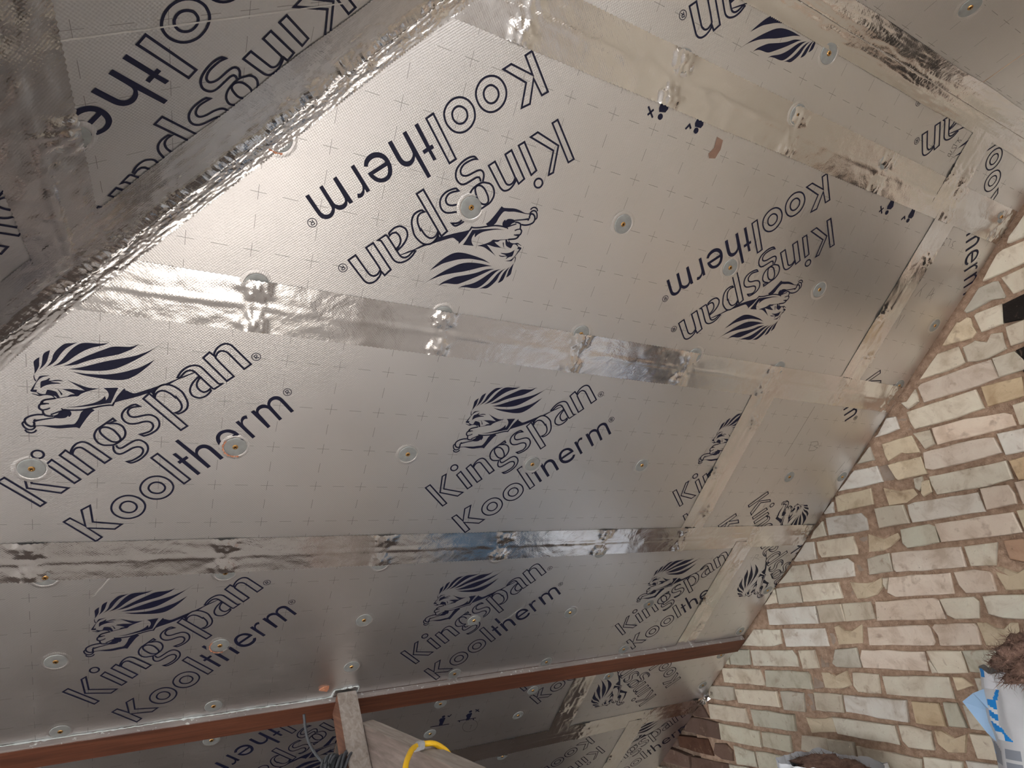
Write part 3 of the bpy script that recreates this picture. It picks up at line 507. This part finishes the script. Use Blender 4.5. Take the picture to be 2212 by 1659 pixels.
def S_poly(x0, x1, u0, u1): return clip(rect(x0+G,x1-G,u0+G,u1-G), (HIP_ON_S[0],HIP_ON_S[1],HIP_ON_S[2]-.002))
XE = XG-.004; XL = -3
board(FS, S_poly(XL,1.715,UC,-.18), 'narrow foil board along the flat ceiling, with two upside-down lion manes and word endings', [(2,(.701,-.279)),(2,(1.484,-.272)),(2,(-.1,-.279))], (), [(1.082,-.339),(1.075,-.214),(1.417,-.206),(.40,-.215),(.74,-.214)], PENCIL['row1'], (.045,-.277))
board(FS, S_poly(1.715,XE,UC,-.18), 'short foil board piece in the top right corner with sideways outlined K and o letters', [(3,(1.5006,-.4633))], (), [(2.0,-.201)])
board(FS, S_poly(XL,1.765,-.18,.42), 'large foil board with two complete upside-down logos, second row below the ceiling', [(2,(.186,.319)),(2,(1.0,.318)),(2,(1.80,.318)),(2,(-.62,.318))], [(2,(.831,-.110)),(2,(1.615,-.101))],
      [(.05,.126,True),(.398,.155),(.742,.109),(1.086,.139),(1.425,.134),(.046,.379),(.401,.381),(.741,.371),(1.104,.379),(1.432,.375)], (), (.03,.317), [(.0006,[(5720,953),(7137,-413)]),(.0008,[(7438,-1433),(7679,-92),(7521,710)])])
board(FS, S_poly(1.765,XE,-.18,.42), 'narrow foil board strip against the brick gable marked 375 in pencil', [(1,(2.172,-.0455)),(1,(2.187,.7185))], (), [(2.014,.149),(2.029,.368)], PENCIL['strip2'])
board(FS, S_poly(XL,1.43,.42,1.02), 'large foil board with three upright logos, third row below the ceiling', [(0,(.0606,.5214)),(0,(.864,.521)),(0,(1.660,.523)),(0,(-.745,.521))], (), [(-.282,.794),(.045,.728,True),(.406,.728),(.743,.743),(1.101,.732)], (), (.016,.024), [(.004,[(9122,5236),(9150,5250)]),(.004,[(8764,5589),(8795,5600)]),(.003,[(9969,6063),(9992,6075)])])
board(FS, S_poly(1.43,XE,.42,1.02), 'foil board piece against the brick gable with a pencilled letter B', [(1,(1.979,.4405)),(1,(1.995,1.21))], (), [(1.756,.755),(2.039,.747)], PENCIL['strip3'])
board(FS, S_poly(XL,1.73,1.02,1.573), 'large foil board with three upright logos, resting on top of the brown purlin', [(0,(.150,1.110)),(0,(.937,1.117)),(0,(1.707,1.108)),(0,(-.65,1.110))], (),
      [(-.253,1.31),(.068,1.311,True),(.41,1.268),(.746,1.313),(1.091,1.321),(1.421,1.319),(.073,1.539),(.411,1.452),(.749,1.549),(1.089,1.557),(1.417,1.548),(-.247,1.552),(.412,1.066),(-.267,1.061),(.058,1.072),(.743,1.057),(1.101,1.064)], (), (.106,.015), [(.0028,[(8385,13422),(8600,13150),(8850,12900),(8976,12754)]),(.0018,[(-1576,10656),(-1700,10900),(-1867,11211)])])
board(FS, S_poly(1.73,XE,1.02,1.573), 'small foil board piece above the purlin end with a sideways lion logo', [(3,(1.829,.995))], (), [(2.03,1.309),(2.022,1.539)], PENCIL['strip4'])
board(FS, S_poly(XL,.43,1.646,2.02), 'shaded foil board below the purlin, left of the grey strut, with an upside-down logo', [(2,(.140,1.943))], (), [(.08,1.681)])
board(FS, S_poly(.43,1.30,1.646,2.02), 'shaded foil board below the purlin with two printed standing-man icons', [(0,(1.3836,1.340))], [(0,(.769,1.763))], [(.739,1.691),(1.074,1.835),(.743,1.845),(1.088,1.703)], PENCIL['row5m'])
board(FS, S_poly(1.30,XE,1.646,2.02), 'shaded foil board below the purlin beside the gable with a sideways logo', [(3,(1.381,1.545))], (), [(2.003,1.873),(1.415,1.694),(1.996,1.68)])
board(FS, S_poly(XL,1.72,2.02,2.62), 'lowest foil board in view with an upside-down logo, bottom of the slope', [(2,(1.24,2.525)),(2,(.44,2.525))], (), [(1.09,2.08),(.75,2.08)])
board(FS, S_poly(1.72,XE,2.02,2.62), 'lowest foil board piece against the dark bricks with an upright logo', [(0,(2.024,2.065))])
board(FS, S_poly(XL,XE,2.62,3.5), 'bare foil board at the eaves below all the printed boards')
# hip slope on the left
def H_poly(w0, w1):
    p = rect(-4.4,3.6,w0+G,w1-G)
    for h in (S_ON_HIP, O_ON_HIP, C_ON_HIP): p = clip(p, (h[0],h[1],h[2]-.002))
    return p
board(FH, H_poly(-1.2,-.1665), 'dark upper foil board on the left hip slope with a large sideways logo', [(1,(.868,-.1995)),(1,(.068,-.1995))], (), [(.70,-.205),(.36,-.205)], (), (.05,-.026), [(.0022,[(5611,-2129),(5558,-5660)])])
board(FH, H_poly(-.1665,.437), 'dark foil board on the left hip slope with part of an outlined K', [(3,(.597,-.3493)),(3,(1.397,-.3493))], (), (), (), (.05,-.026), [(.0008,[(8780,-1185),(8810,-1664)])])
board(FH, H_poly(.437,1.037), 'unprinted foil board low on the left hip slope')
board(FH, H_poly(1.037,2.6), 'bottom foil board of the left hip slope near the floor')
# flat ceiling
def C_poly(x0, x1, y0, y1): return clip(rect(x0+G,x1-G,y0+G,y1-G), (HIP_ON_C[0],HIP_ON_C[1],HIP_ON_C[2]-.002))
board(FC, C_poly(-.5,1.55,YB,.381), 'dark foil board on the flat ceiling next to the hip', (), (), [(1.30,.24)], ())
board(FC, C_poly(1.55,XE,YB,.381), 'dark foil board on the flat ceiling in the top right corner', (), (), [(1.64,.17),(2.0,.25)])

# ---------------------------------------------------------------- foil tape
def tape_mesh(P, L, W, seed, bumps=(), crease=1.0, wr=1.0, ds=.0045, nt_=17):
    """P(s,t,h)->point; strip of length L, width W with a crease along the middle, pimples over washers, pinked edges"""
    n_ = int(L/ds); v = []; f = []
    for i in range(n_+1):
        s = L*i/n_
        big = noise.noise(Vector((s*2.3,seed,0)))
        cs = .004*noise.noise(Vector((s*3.1,seed*3+1,.5)))
        env = max(0, .35+.9*noise.noise(Vector((s*3.7,seed+4,2))))
        for j in range(nt_):
            q = j/(nt_-1); t = (q-.5)*W
            if j in (0, nt_-1): t += (.0011 if i%2 else -.0006)*(1 if j else -1)+.0010*noise.noise(Vector((s*12,seed,j)))
            h = .0009
            a = (t-cs)
            h += crease*(.0022*math.exp(-(a/.0032)**2)*(.25+1.0*env)+.0012*math.exp(-((a-.007)/.005)**2)*noise.noise(Vector((s*22,seed,3))))
            wn = noise.noise(Vector((s*95+8*noise.noise(Vector((s*9,t*40,seed))), t*16, seed+7)))
            h += wr*env*.0017*max(0,wn)**1.2*(1-abs(2*q-1)**4*.5)
            h += wr*.0006*noise.noise(Vector((s*30,t*60,seed+2)))+.0008*noise.noise(Vector((s*7,t*18,seed+3)))
            for bx, bt in bumps:
                dx, dt = s-bx, t-bt; r = math.hypot(dx,dt)
                if r < .05:
                    an = math.atan2(dt,dx)
                    h += .0042*math.exp(-(r/.0065)**2)+.0022*(1 if r < .019 else math.exp(-((r-.019)/.004)**2))
                    h += .0022*math.exp(-((r-.022)/.010)**2)*max(0,math.sin(an*7+seed+3*noise.noise(Vector((an,bx*9,seed)))))
            v.append(P(s,t,max(h,.0005)))
    for i in range(n_):
        for j in range(nt_-1): f.append((i*nt_+j, (i+1)*nt_+j, (i+1)*nt_+j+1, i*nt_+j+1))
    return mesh_py(v, f, 'foil_tape', True)
def tape_thing(me, M, label):
    o = link('foil_tape', me, M_TAPE, None, M); tag(o, label, 'tape', 'strips of silver foil tape over the board joints'); return o
RX = (-.285,.05,.402,.743,1.092,1.422,1.75,2.02)       # rafters: a washer on each side of every joint
def htape(u, x0, x1, seed, label, W=.10, crease=1.0, lift=0, wr=1.0):
    bumps = [(x-x0+.006*math.sin(i*5+seed), t) for i, x in enumerate(RX) for t in (-.036,.036) if x0+.02 < x < x1-.015]
    xm = (x0+x1)/2
    return tape_thing(tape_mesh(lambda s,t,h: (x0+s-xm, t, -h-lift), x1-x0, W, seed, bumps, crease, wr), FS @ Matrix.Translation((xm,u,0)), label)
def vtape(x, u0, u1, seed, label, W=.095, F=None):
    um = (u0+u1)/2
    bumps = [(.12,.03),((u1-u0)*.55,-.03),((u1-u0)-.1,.032)]
    return tape_thing(tape_mesh(lambda s,t,h: (t, u0+s-um, -h-.0004), u1-u0, W, seed, bumps, .8), (F or FS) @ Matrix.Translation((x,um,0)), label)
def xh(u): a,b,c = HIP_ON_S; return (c-b*u)/a
htape(-.18, xh(-.18)+.0, XE-.004, 3, 'upper long foil tape under the narrow ceiling board, running down to the gable')
htape(.42, xh(.42)+.0, XE-.004, 11, 'middle long foil tape between the upside-down and upright logo boards')
htape(1.02, xh(1.02)+.0, XE-.004, 23, 'lower long foil tape with a blue reflection, nearly level across the slope')
vtape(1.715, UC+.03, -.15, 31, 'short foil tape by the sideways K in the top right corner')
vtape(1.765, -.15, .40, 37, 'foil tape running down left of the pencilled 375')
vtape(1.43, .44, 1.0, 41, 'foil tape running down left of the pencilled B')
vtape(1.73, 1.04, 1.578, 47, 'foil tape running down to the right end of the purlin')
vtape(1.30, 1.655, 2.0, 53, 'short foil tape below the purlin, in shade')
htape(2.02, .5, XE-.004, 59, 'crumpled foil tape low on the slope below the purlin', .10, 1.6, 0, 1.6)
vtape(1.72, 2.03, 2.5, 67, 'lowest foil tape beside the dark bricks')
# tape along the hip seam on the left board
tape_thing(tape_mesh(lambda s,t,h: (s-1.5, t, -h), 2.43, .096, 71, [(1.5+.69,-.035),(1.5+.36,.03)], 1.2, 2.2), FH @ Matrix.Translation((0,-.1665,0)), 'dark crumpled foil tape on the left hip slope at the frame edge')
# corner tapes: fold of two flanges in a concave corner
def corner_tape(p0, p1, d1, d2, W1, W2, seed, label, crump=1.0):
    """p0->p1 along the corner; d1, d2 unit directions into the two planes (away from the corner)"""
    ax = (p1-p0); L = ax.length; ax.normalize(); nrm1 = (d2-d1*d2.dot(d1)).normalized(); nrm2 = (d1-d2*d1.dot(d2)).normalized()
    NC = 40; ds = .0026; n_ = int(L/ds); cols = [-1+2*j/NC for j in range(NC+1)]; v = []; f = []
    for i in range(n_+1):
        s = L*i/n_; env = .55+.9*noise.noise(Vector((s*4,seed,1)))
        env = max(.45, env)
        wob1 = W1*(1+.10*noise.noise(Vector((s*5,seed,7)))); wob2 = W2*(1+(.9*math.exp(-((s-.62)/.22)**2) if seed == 5 else 0)+.10*noise.noise(Vector((s*5,seed,9))))
        for j, q in enumerate(cols):
            if q < 0: d, nn, t = d1, nrm1, -q*wob1
            else: d, nn, t = d2, nrm2, q*wob2
            if j in (0, NC): t += .0012 if i%2 else -.0008
            near = math.exp(-(t/(.046 if q < 0 else .028))**2)
            h = .0010+.008*math.exp(-(t/.016)**2)
            fold = noise.noise(Vector((s*85+30*q+9*noise.noise(Vector((s*11,q*3,seed))), q*3.0, seed)))+.55*noise.noise(Vector((s*190-40*q,q*8,seed+1)))
            f2 = noise.noise(Vector((s*32,q*5,seed+3)))
            h += crump*env*near*(.0052*abs(fold)+.0034*f2)+crump*env*.0020*max(0,fold)*(1-near)*math.exp(-(t/.05)**2)
            h += .0008*noise.noise(Vector((s*25,q*9,seed+5)))
            if q == 0: p = p0+ax*s+(nrm1+nrm2).normalized()*h
            else: p = p0+ax*s+d*t+nn*max(h,.0005)
            v.append(p)
    m = len(cols)
    for i in range(n_):
        for j in range(m-1): f.append((i*m+j, (i+1)*m+j, (i+1)*m+j+1, i*m+j+1))
    mid = (p0+p1)/2
    me = mesh_py([q-mid for q in v], f, 'foil_tape', True)
    return tape_thing(me, Matrix.Translation(mid+UP), label)
hd = SN.cross(HNn).normalized()
if hd.z < 0: hd = -hd
pt0 = SN*D+SU*.225+EX*xh(.225)
def hip_at(z): return pt0+hd*((z-pt0.z)/hd.z)
din_s = (SN.cross(hd)); din_s = din_s if din_s.x > 0 else -din_s
din_h = (HNn.cross(hd)); din_h = din_h if din_h.y < 0 else -din_h
corner_tape(hip_at(.02), hip_at(ZC), din_h.normalized(), din_s.normalized(), .098, .030, 5, 'crumpled foil tape folded into the long hip corner on the left', 1.25)
zc = Vector((0,yz_slope(ZC),ZC))
corner_tape(zc+EX*.50, zc+EX*(XE-.004), Vector((0,-1,0)), SU.copy(), .05, .046, 17, 'foil tape folded along the flat ceiling corner, top right', .28)

# scraps: torn foam patch and foil flaps
def flake(name, F, x, y, pts, mat, label, cat, h=.001, lift=.003, seed=0):
    r = random.Random(seed); v = [(p[0], p[1], -h-r.uniform(0,lift)) for p in pts]; n_ = len(pts)
    v.append((sum(p[0] for p in pts)/n_, sum(p[1] for p in pts)/n_, -h-lift)); f = [(n_, i, (i+1)%n_) for i in range(n_)]
    v += [(p[0]*.95, p[1]*.95, -.0003) for p in pts]; f += [(i, n_+1+i, n_+1+(i+1)%n_, (i+1)%n_) for i in range(n_)]
    return tag(link(name, mesh_py(v, f, name), mat, None, F @ Matrix.Translation((x,y,0))), label, cat)
flake('torn_foil_patch', FS, .895, -.100, [(-.006,-.014),(.012,-.012),(.016,.006),(.012,.026),(-.004,.030),(-.010,.022),(-.002,.008)], speckled('brown_core', (.20,.115,.08), (.27,.165,.12), 50, .9), 'brown torn patch where the foil is missing, below the upper tape', 'patch', .0006, .0006, 1)
flake('foam_scrap', FS, .352, 1.530, [(-.017,.001),(-.005,-.009),(.010,-.008),(.011,.004),(.006,.012),(-.003,.008),(-.009,.007)], M_ORANGE, 'orange torn foam scrap beside the top of the grey strut', 'foam', .001, .004, 2)
r_ = random.Random(8)
flap = [(.034*math.cos(a)*r_.uniform(.7,1.15), .05*math.sin(a)*r_.uniform(.75,1.1)) for a in [i*2*PI/16 for i in range(16)]]
v = [Vector((p[0],p[1],-.01-r_.uniform(0,.012))) for p in flap]; f = []
for k in range(3):
    for p in flap: v.append(Vector((p[0]*(.7-.25*k), p[1]*(.7-.25*k), -.006-r_.uniform(0,.02))))
for k in range(3): f += [(k*16+i, k*16+(i+1)%16, (k+1)*16+(i+1)%16, (k+1)*16+i) for i in range(16)]
f.append(tuple(48+i for i in range(16)))
tag(link('foil_flap', mesh_py(v, f, 'foil_flap'), M_TAPE, None, FS @ Matrix.Translation((2.045,1.945,-.004))), 'shiny crumpled foil flap where the slope meets the dark bricks', 'foil')

# ---------------------------------------------------------------- timbers
# purlin: stands 24 mm proud of the boards
pu = bpy.data.objects.new('purlin', None); COL.objects.link(pu); pu.matrix_world = FS @ Matrix.Translation((.6,1.612,0))
tag(pu, 'long brown stained purlin with a dusty top crossing the bottom of the slope', 'beam')
bm = bmesh.new(); prism(bm, rect(-1.62,XE-.6-.004,-.037,.037), -.017, .058)
for f in bm.faces: f.material_index = 0
link('beam', mesh_bm(bm, 'beam'), M_PURLIN, pu)
n_ = 420; v = []; f = []                               # dusty, paint-flecked top edge
for i in range(n_+1):
    x = -1.3+(XE-.6-.01+1.3)*i/n_
    a = .0012*noise.noise(Vector((x*40,1,1)))
    for (yy, zz) in ((-.0385+a,-.0003),(-.0385+a,-.006+a),(-.0378,-.014+a*2),(-.0365,-.0173)): v.append((x,yy,zz))
for i in range(n_):
    for k in range(3): f.append((4*i+k, 4*i+k+1, 4*i+k+5, 4*i+k+4))
link('dusty_edge', mesh_py(v, f, 'dusty_edge', True), M_DUST, pu)
def foam_bead(F, path, r0, seed, label, parent=None):
    r = random.Random(seed); P = fillet([Vector((p[0],p[1],-.002)) for p in path], 14); cen = P[len(P)//2]
    v, f = tube([Vector((p.x-cen.x+r.uniform(-.0008,.0008), p.y-cen.y+r.uniform(-.0012,.0012), p.z)) for p in P], [max(.0006, r0*(.25+1.1*abs(noise.noise(Vector((p.x*60,seed,0)))))) for p in P], 6)
    return tag(link('sealant_bead', mesh_py(v, f, 'sealant_bead', True), M_SEAL, None, F @ Matrix.Translation((cen.x,cen.y,0))), label, 'sealant')
M_SEAL = speckled('grey_white_sealant', (.42,.46,.46), (.62,.66,.66), 60, .8)
foam_bead(FS, [(x*.1-.42, 1.572+.0015*math.sin(x*3)) for x in range(9)], .0042, 1, 'ragged pale sealant line along the top of the purlin, left of the strut')
foam_bead(FS, [(.377,1.568),(.379,1.556),(.381,1.545),(.395,1.543),(.412,1.541),(.432,1.540),(.447,1.541),(.449,1.552),(.447,1.566)], .0048, 2, 'pale sealant round the top end of the grey strut')
foam_bead(FS, [(.25,1.655),(.29,1.656),(.33,1.654)], .004, 3, 'pale sealant blob under the purlin, left of the strut')
# strut leaning down from the purlin into the room
ang = math.radians(43); sa = Vector((0,-math.cos(ang),-math.sin(ang))); sn_ = Vector((0,-math.sin(ang),math.cos(ang)))
st0 = Vector((.414,1.874,-.166))
stv = bpy.data.objects.new('strut', None); COL.objects.link(stv); stv.location = st0+UP
tag(stv, 'grey weathered timber strut leaning down in front of the purlin', 'beam')
Ls = 1.25
q = []
bm = bmesh.new(); vs, fs = box_between(bm, sa*(Ls/2+.004)-sn_*.04, EX*.0275, sa*(Ls/2-.004), sn_*.04)
bmesh.ops.recalc_face_normals(bm, faces=bm.faces)
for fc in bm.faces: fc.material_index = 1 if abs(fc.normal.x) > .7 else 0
bmesh.ops.bevel(bm, geom=bm.edges[:], offset=.002, segments=2, affect='EDGES')
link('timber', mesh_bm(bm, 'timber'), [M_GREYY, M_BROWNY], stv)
# tie plank running towards the camera
tp = bpy.data.objects.new('tie_plank', None); COL.objects.link(tp); tp.location = Vector((.4615,1.0,-.25))+UP
tag(tp, 'grey weathered tie plank on edge running from the strut towards the camera', 'beam')
bm = bmesh.new()
n_ = 60; prof = []
for i in range(n_+1):
    y = .83-2.0*i/n_
    k = .0012*noise.noise(Vector((y*14,3,1)))
    top = -.0+.001*noise.noise(Vector((y*8,1,5)))
    prof.append([bm.verts.new((-.019+k,y,top-.0015)), bm.verts.new((.019+k,y,top+.0008)), bm.verts.new((.019,y,-.15)), bm.verts.new((-.019,y,-.15))])
for i in range(n_):
    for k in range(4): bm.faces.new((prof[i][k], prof[i][(k+1)%4], prof[i+1][(k+1)%4], prof[i+1][k]))
bm.faces.new(prof[0]); bm.faces.new(prof[-1][::-1]); bmesh.ops.recalc_face_normals(bm, faces=bm.faces)
for fc in bm.faces: fc.material_index = 1 if abs(fc.normal.x) > .7 else 0  # side faces take the darker colour that stands in for shade
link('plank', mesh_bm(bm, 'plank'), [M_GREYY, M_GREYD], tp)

# ---------------------------------------------------------------- cables
M_YEL = plain('yellow_cable_sheath', (.85,.50,.004), .38)
M_GRYC = plain('grey_cable_sheath', (.05,.055,.063), .45)
M_CLIP = speckled('grey_cable_clip', (.34,.35,.37), (.42,.43,.45), 90, .5)
yc = empty('yellow_cable', Vector((.44,1.31,-.245))+UP, 'yellow cable looped over the grey tie plank', 'cable')
o0 = Vector((.44,1.31,-.245))
pth = fillet([Vector(p)-o0 for p in ((.375,1.17,-.42),(.372,1.19,-.32),(.385,1.235,-.262),(.412,1.285,-.2435),(.432,1.312,-.2405),(.455,1.320,-.2400),(.474,1.305,-.2425),(.489,1.27,-.260),(.492,1.235,-.30),(.492,1.20,-.40))], 8)
v, f = tube(pth, .0056, 10); link('sheath', mesh_py(v, f, 'sheath', True), M_YEL, yc)
bm = bmesh.new()
cc = Vector((.443,1.3165,-.2405))-o0; ca_ = (Vector((.455,1.320,-.240))-Vector((.432,1.312,-.2405))).normalized(); cb_ = ca_.cross(Vector((0,0,1))).normalized()
box_between(bm, cc, ca_*.0085, cb_*.0078, Vector((0,0,.0078))); bmesh.ops.bevel(bm, geom=bm.edges[:], offset=.0022, segments=2, affect='EDGES')
box_between(bm, cc-ca_*.012-Vector((0,0,.004)), ca_*.006, cb_*.007, Vector((0,0,.0035)))
bmesh.ops.recalc_face_normals(bm, faces=bm.faces); link('clip', mesh_bm(bm, 'clip'), M_CLIP, yc)
gc = Vector((.366,1.735,-.36))
gr = empty('cable_coil', gc+UP, 'bundle of grey cable hanging beside the strut at the bottom edge', 'cable')
rc = random.Random(12)
for k in range(13):
    a0 = rc.uniform(-.4,.4); w_ = .028+.014*rc.random(); dx = -.020+.0033*k; dy = rc.uniform(-.018,.018); hgt = .065+.012*rc.random()
    pts_ = []
    for i in range(20):
        a = 2*PI*i/20; pts_.append(Vector((dx+.6*w_*math.cos(a)*math.cos(a0)+.012*math.sin(a)*(k-6)/6, dy+w_*math.cos(a)*math.sin(a0+.9), hgt*math.sin(a)-.008+.004*math.cos(2*a))))
    v, f = tube(pts_, .0038, 7, True); link('loop', mesh_py(v, f, 'loop', True), M_GRYC, gr)
tail = fillet([Vector(p)-gc for p in ((.288,1.80,-.205),(.296,1.79,-.255),(.312,1.775,-.290),(.335,1.75,-.318),(.360,1.735,-.335))], 8)
v, f = tube(tail, .0036, 8); link('tail', mesh_py(v, f, 'tail', True), M_GRYC, gr)
bm = bmesh.new(); v, f = tube([Vector((-.034,.0,.012))+Vector((.0105*math.cos(a),.016*math.sin(a)*.5,.016*math.sin(a))) for a in [2*PI*i/14 for i in range(14)]], .0016, 5, True)
link('tie_wire', mesh_py(v, f, 'tie_wire', True), M_BRASS, gr); bm.free()

# ---------------------------------------------------------------- sacks
M_BAG = speckled('grey_white_plastic', (.40,.41,.43), (.52,.53,.55), 6, .32, 0, .15, .01)
M_BLUE = plain('blue_bag_print', (.012,.22,.62), .35)
M_PALEBLUE = plain('pale_blue_plastic', (.24,.38,.56), .3)
M_BAGW = speckled('white_plastic', (.62,.65,.70), (.75,.78,.82), 6, .3, 0, .1, .01)
M_WOOL = speckled('brown_mineral_wool', (.15,.085,.065), (.34,.215,.165), 45, 1, 0, .8, .01)
def sack(loc, rx, ry, h, seed, label, mats, paint, ruff=.02, top_cut=None, na=120, nh=90, taper=.35):
    """upright plastic sack: wrinkled tube, open ragged top, printed areas chosen by (angle, height)"""
    t = empty('sack', Vector(loc)+UP, label, 'sack', 'plastic sacks by the gable wall')
    v = []; f = []; mi = []
    for j in range(nh+1):
        q = j/nh
        for i in range(na):
            a = 2*PI*i/na; ca2, sa2 = math.cos(a), math.sin(a)
            e = 4.0; rr_ = 1/((abs(ca2)**e+abs(sa2)**e)**(1/e))
            bul = .80+.22*math.sin(min(1,q*1.25)*PI*.85)**.6
            if q > .86: bul *= 1-taper*(q-.86)/.14
            w1 = noise.noise(Vector((ca2*2.2,sa2*2.2,q*3+seed)))*.07+noise.noise(Vector((ca2*6,sa2*6,q*7+seed)))*.045
            w1 += .022*math.sin(a*17+seed+4*noise.noise(Vector((q*5,a,seed))))*max(0,q-.45)*1.8
            zt_ = h*q
            if j == nh: zt_ += ruff*(noise.noise(Vector((ca2*2.5,sa2*2.5,seed)))+.25*noise.noise(Vector((ca2*9,sa2*9,seed))))
            if top_cut: zt_ = min(zt_, h*.86+(zt_-h*.86)*top_cut(a)) if q > .86 else zt_
            R_ = rr_*bul*(1+w1); v.append((rx*R_*ca2, ry*R_*sa2, zt_))
    for j in range(nh):
        for i in range(na):
            f.append((j*na+i, j*na+(i+1)%na, (j+1)*na+(i+1)%na, (j+1)*na+i)); mi.append(paint(2*PI*(i+.5)/na, (j+.5)/nh))
    f.append(tuple(range(na))[::-1]); mi.append(0)
    me = mesh_py(v, f, 'bag', True); b = link('bag', me, mats, t)
    for p, m_ in zip(me.polygons, mi): p.material_index = m_
    return t
def tuft(name, parent, cen, R, seed, n=420, ln=.05):
    r = random.Random(seed); bm = bmesh.new(); bmesh.ops.create_icosphere(bm, subdivisions=4, radius=1)
    for vv in bm.verts:
        d = vv.co.normalized(); k = 1+.45*noise.noise(d*2.2+Vector((seed,0,0)))+.26*noise.noise(d*6+Vector((seed,3,0)))+.12*noise.noise(d*17)
        vv.co = Vector((d.x*R[0],d.y*R[1],d.z*R[2]))*k
    base = [vv.co.copy() for vv in bm.verts]
    for _ in range(n):
        p = r.choice(base); d = p.normalized(); tdir = Vector((r.gauss(0,1),r.gauss(0,1),r.gauss(0,1))); tdir = (tdir-d*tdir.dot(d)*.93+Vector((0,.35,.15))).normalized()
        a = p*.97; b = a+tdir*ln*r.uniform(.3,1)+d*.004*r.random(); s = d.cross(tdir).normalized()*.0006; c = (a+b)/2+d*.006*r.random()
        q = [bm.verts.new(z) for z in (a-s,a+s,c+s,c-s,b)]
        bm.faces.new(q[:4]); bm.faces.new((q[3],q[2],q[4]))
    o = link(name, mesh_bm(bm, name, True), M_WOOL, parent); o.location = cen; return o
AB = math.pi                                         # the side of a sack that faces the camera (-x)
def paint_big(a, q):
    d = (a-AB+PI)%(2*PI)-PI                          # + towards -y (right in the picture)
    le = -.775; ri = -.665
    if .925 <= q < .955 and -.70+(q-.925)*2.4 < d < -.64+(q-.925)*2.4: return 1
    if .82 < q < .927:
        if q < .862: ri = -.665+(.862-q)*3.2; le = -.765+(.862-q)*.8
        if le < d < ri:
            if abs(q-.897+.1*(d+.71)) < .006 or abs(q-.868+.1*(d+.71)) < .006: return 3
            if q < .842 and d < le+.11: return 3
            return 1
    if .84 < q < .905 and -.30 < d < -.05: return 1      # next big letter
    if .985 < q and -.86 < d < -.76: return 1
    if .955 < q and -.80 < d < -.60: return 3
    if -1.05 < d < -.88 and abs(q-(.815-(d+1.05)*.24)) < .0035: return 1
    if .755 < q < .815-(d+.93)*.12 and -.92 < d < -.72: return 4
    if .745 < q < .80 and -.66 < d < -.50 and not abs(q-.772) < .004: return 4
    if .74 < q < .775 and -1.02 < d < -.92 and int(d*90)%2: return 2
    return 0
M_BAGP = plain('white_bag_print', (.62,.64,.68), .35); M_BAGG = plain('grey_bag_print', (.20,.22,.26), .4)
sb = sack((1.76,.70,FL), .20,.22,.60, 4, 'lower full sack under the blue-printed sack', [M_BAG,M_BLUE,M_PALEBLUE], lambda a,q: 0)
s1 = sack((1.74,.695,FL+.58), .16,.175,.745, 9, 'grey-white plastic sack with bright blue lettering and brown wool on top', [M_BAG,M_BLUE,M_PALEBLUE,M_BAGP,M_BAGG], paint_big, .016, None, 420, 240, .12)
# pale blue folded corner sticking out of the sack
v = [(0,0,0),(.02,-.010,.062),(-.004,.030,.045),(-.006,.058,.026),(-.002,.030,-.035),(.004,.006,-.07),(.010,.016,.006)]
f = [(0,1,2),(0,2,6),(6,2,3),(6,3,4),(0,6,5),(6,4,5)]
fl_ = link('folded_corner', mesh_py(v, f, 'folded_corner'), M_PALEBLUE, s1); fl_.location = (-.12,.12,.655); fl_['label'] = 'pale blue folded plastic corner'
ww = tag(tuft('mineral_wool', None, Vector((1.585,.655,-.200))+UP, (.06,.095,.052), 5, 3000, .040), 'brown fluffy mineral wool sticking out above the blue-printed sack', 'insulation')
def paint_small(a, q):
    d = (a-(PI-.35)+PI)%(2*PI)-PI
    if abs(d+.40) < .016 and q > .70: return 1
    if abs(d-.24-(.97-q)*2.2) < .02 and .80 < q < .97: return 1
    if -.36 < d < -.18 and .86 < q < .93 and (abs(d+.36) < .018 or abs(d+.18) < .018 or abs(q-.925) < .007): return 1
    return 0
s2 = sack((1.90,1.50,FL), .13,.17,1.0, 15, 'white plastic sack with thin blue lines at the bottom of the brick wall', [M_BAGW,M_BLUE,M_PALEBLUE], paint_small, .012, None, 300, 160, .05)
tw = tuft('wool_filling', s2, Vector((.03,.02,.972)), (.075,.11,.030), 8, 600, .03); tw['label'] = 'brown mineral wool filling'

# folded blue tarpaulin added on the floor out of view, for the tape's blue reflection
v = []; f = []; nx_, ny_ = 26, 26
for i in range(nx_+1):
    for j in range(ny_+1):
        x, y = 1.22+.52*i/nx_, 1.20+.50*j/ny_
        e = min(i,nx_-i,j,ny_-j); z = (.002 if e == 0 else .035)+.018*noise.noise(Vector((x*7,y*7,2)))*(e > 0)+.012*abs(noise.noise(Vector((x*15,y*4,5))))*(e > 0)
        v.append((x-1.48, y-1.45, z))
for i in range(nx_):
    for j in range(ny_): a = i*(ny_+1)+j; f.append((a, a+ny_+1, a+ny_+2, a+1))
to = link('tarpaulin', mesh_py(v, f, 'tarpaulin', True), plain('blue_tarpaulin', (.10,.19,.30), .5)); to.location = (1.48,1.45,.002)
tag(to, 'blue tarpaulin on the floor, out of view, added to make the blue reflection in the lower tape', 'tarpaulin')
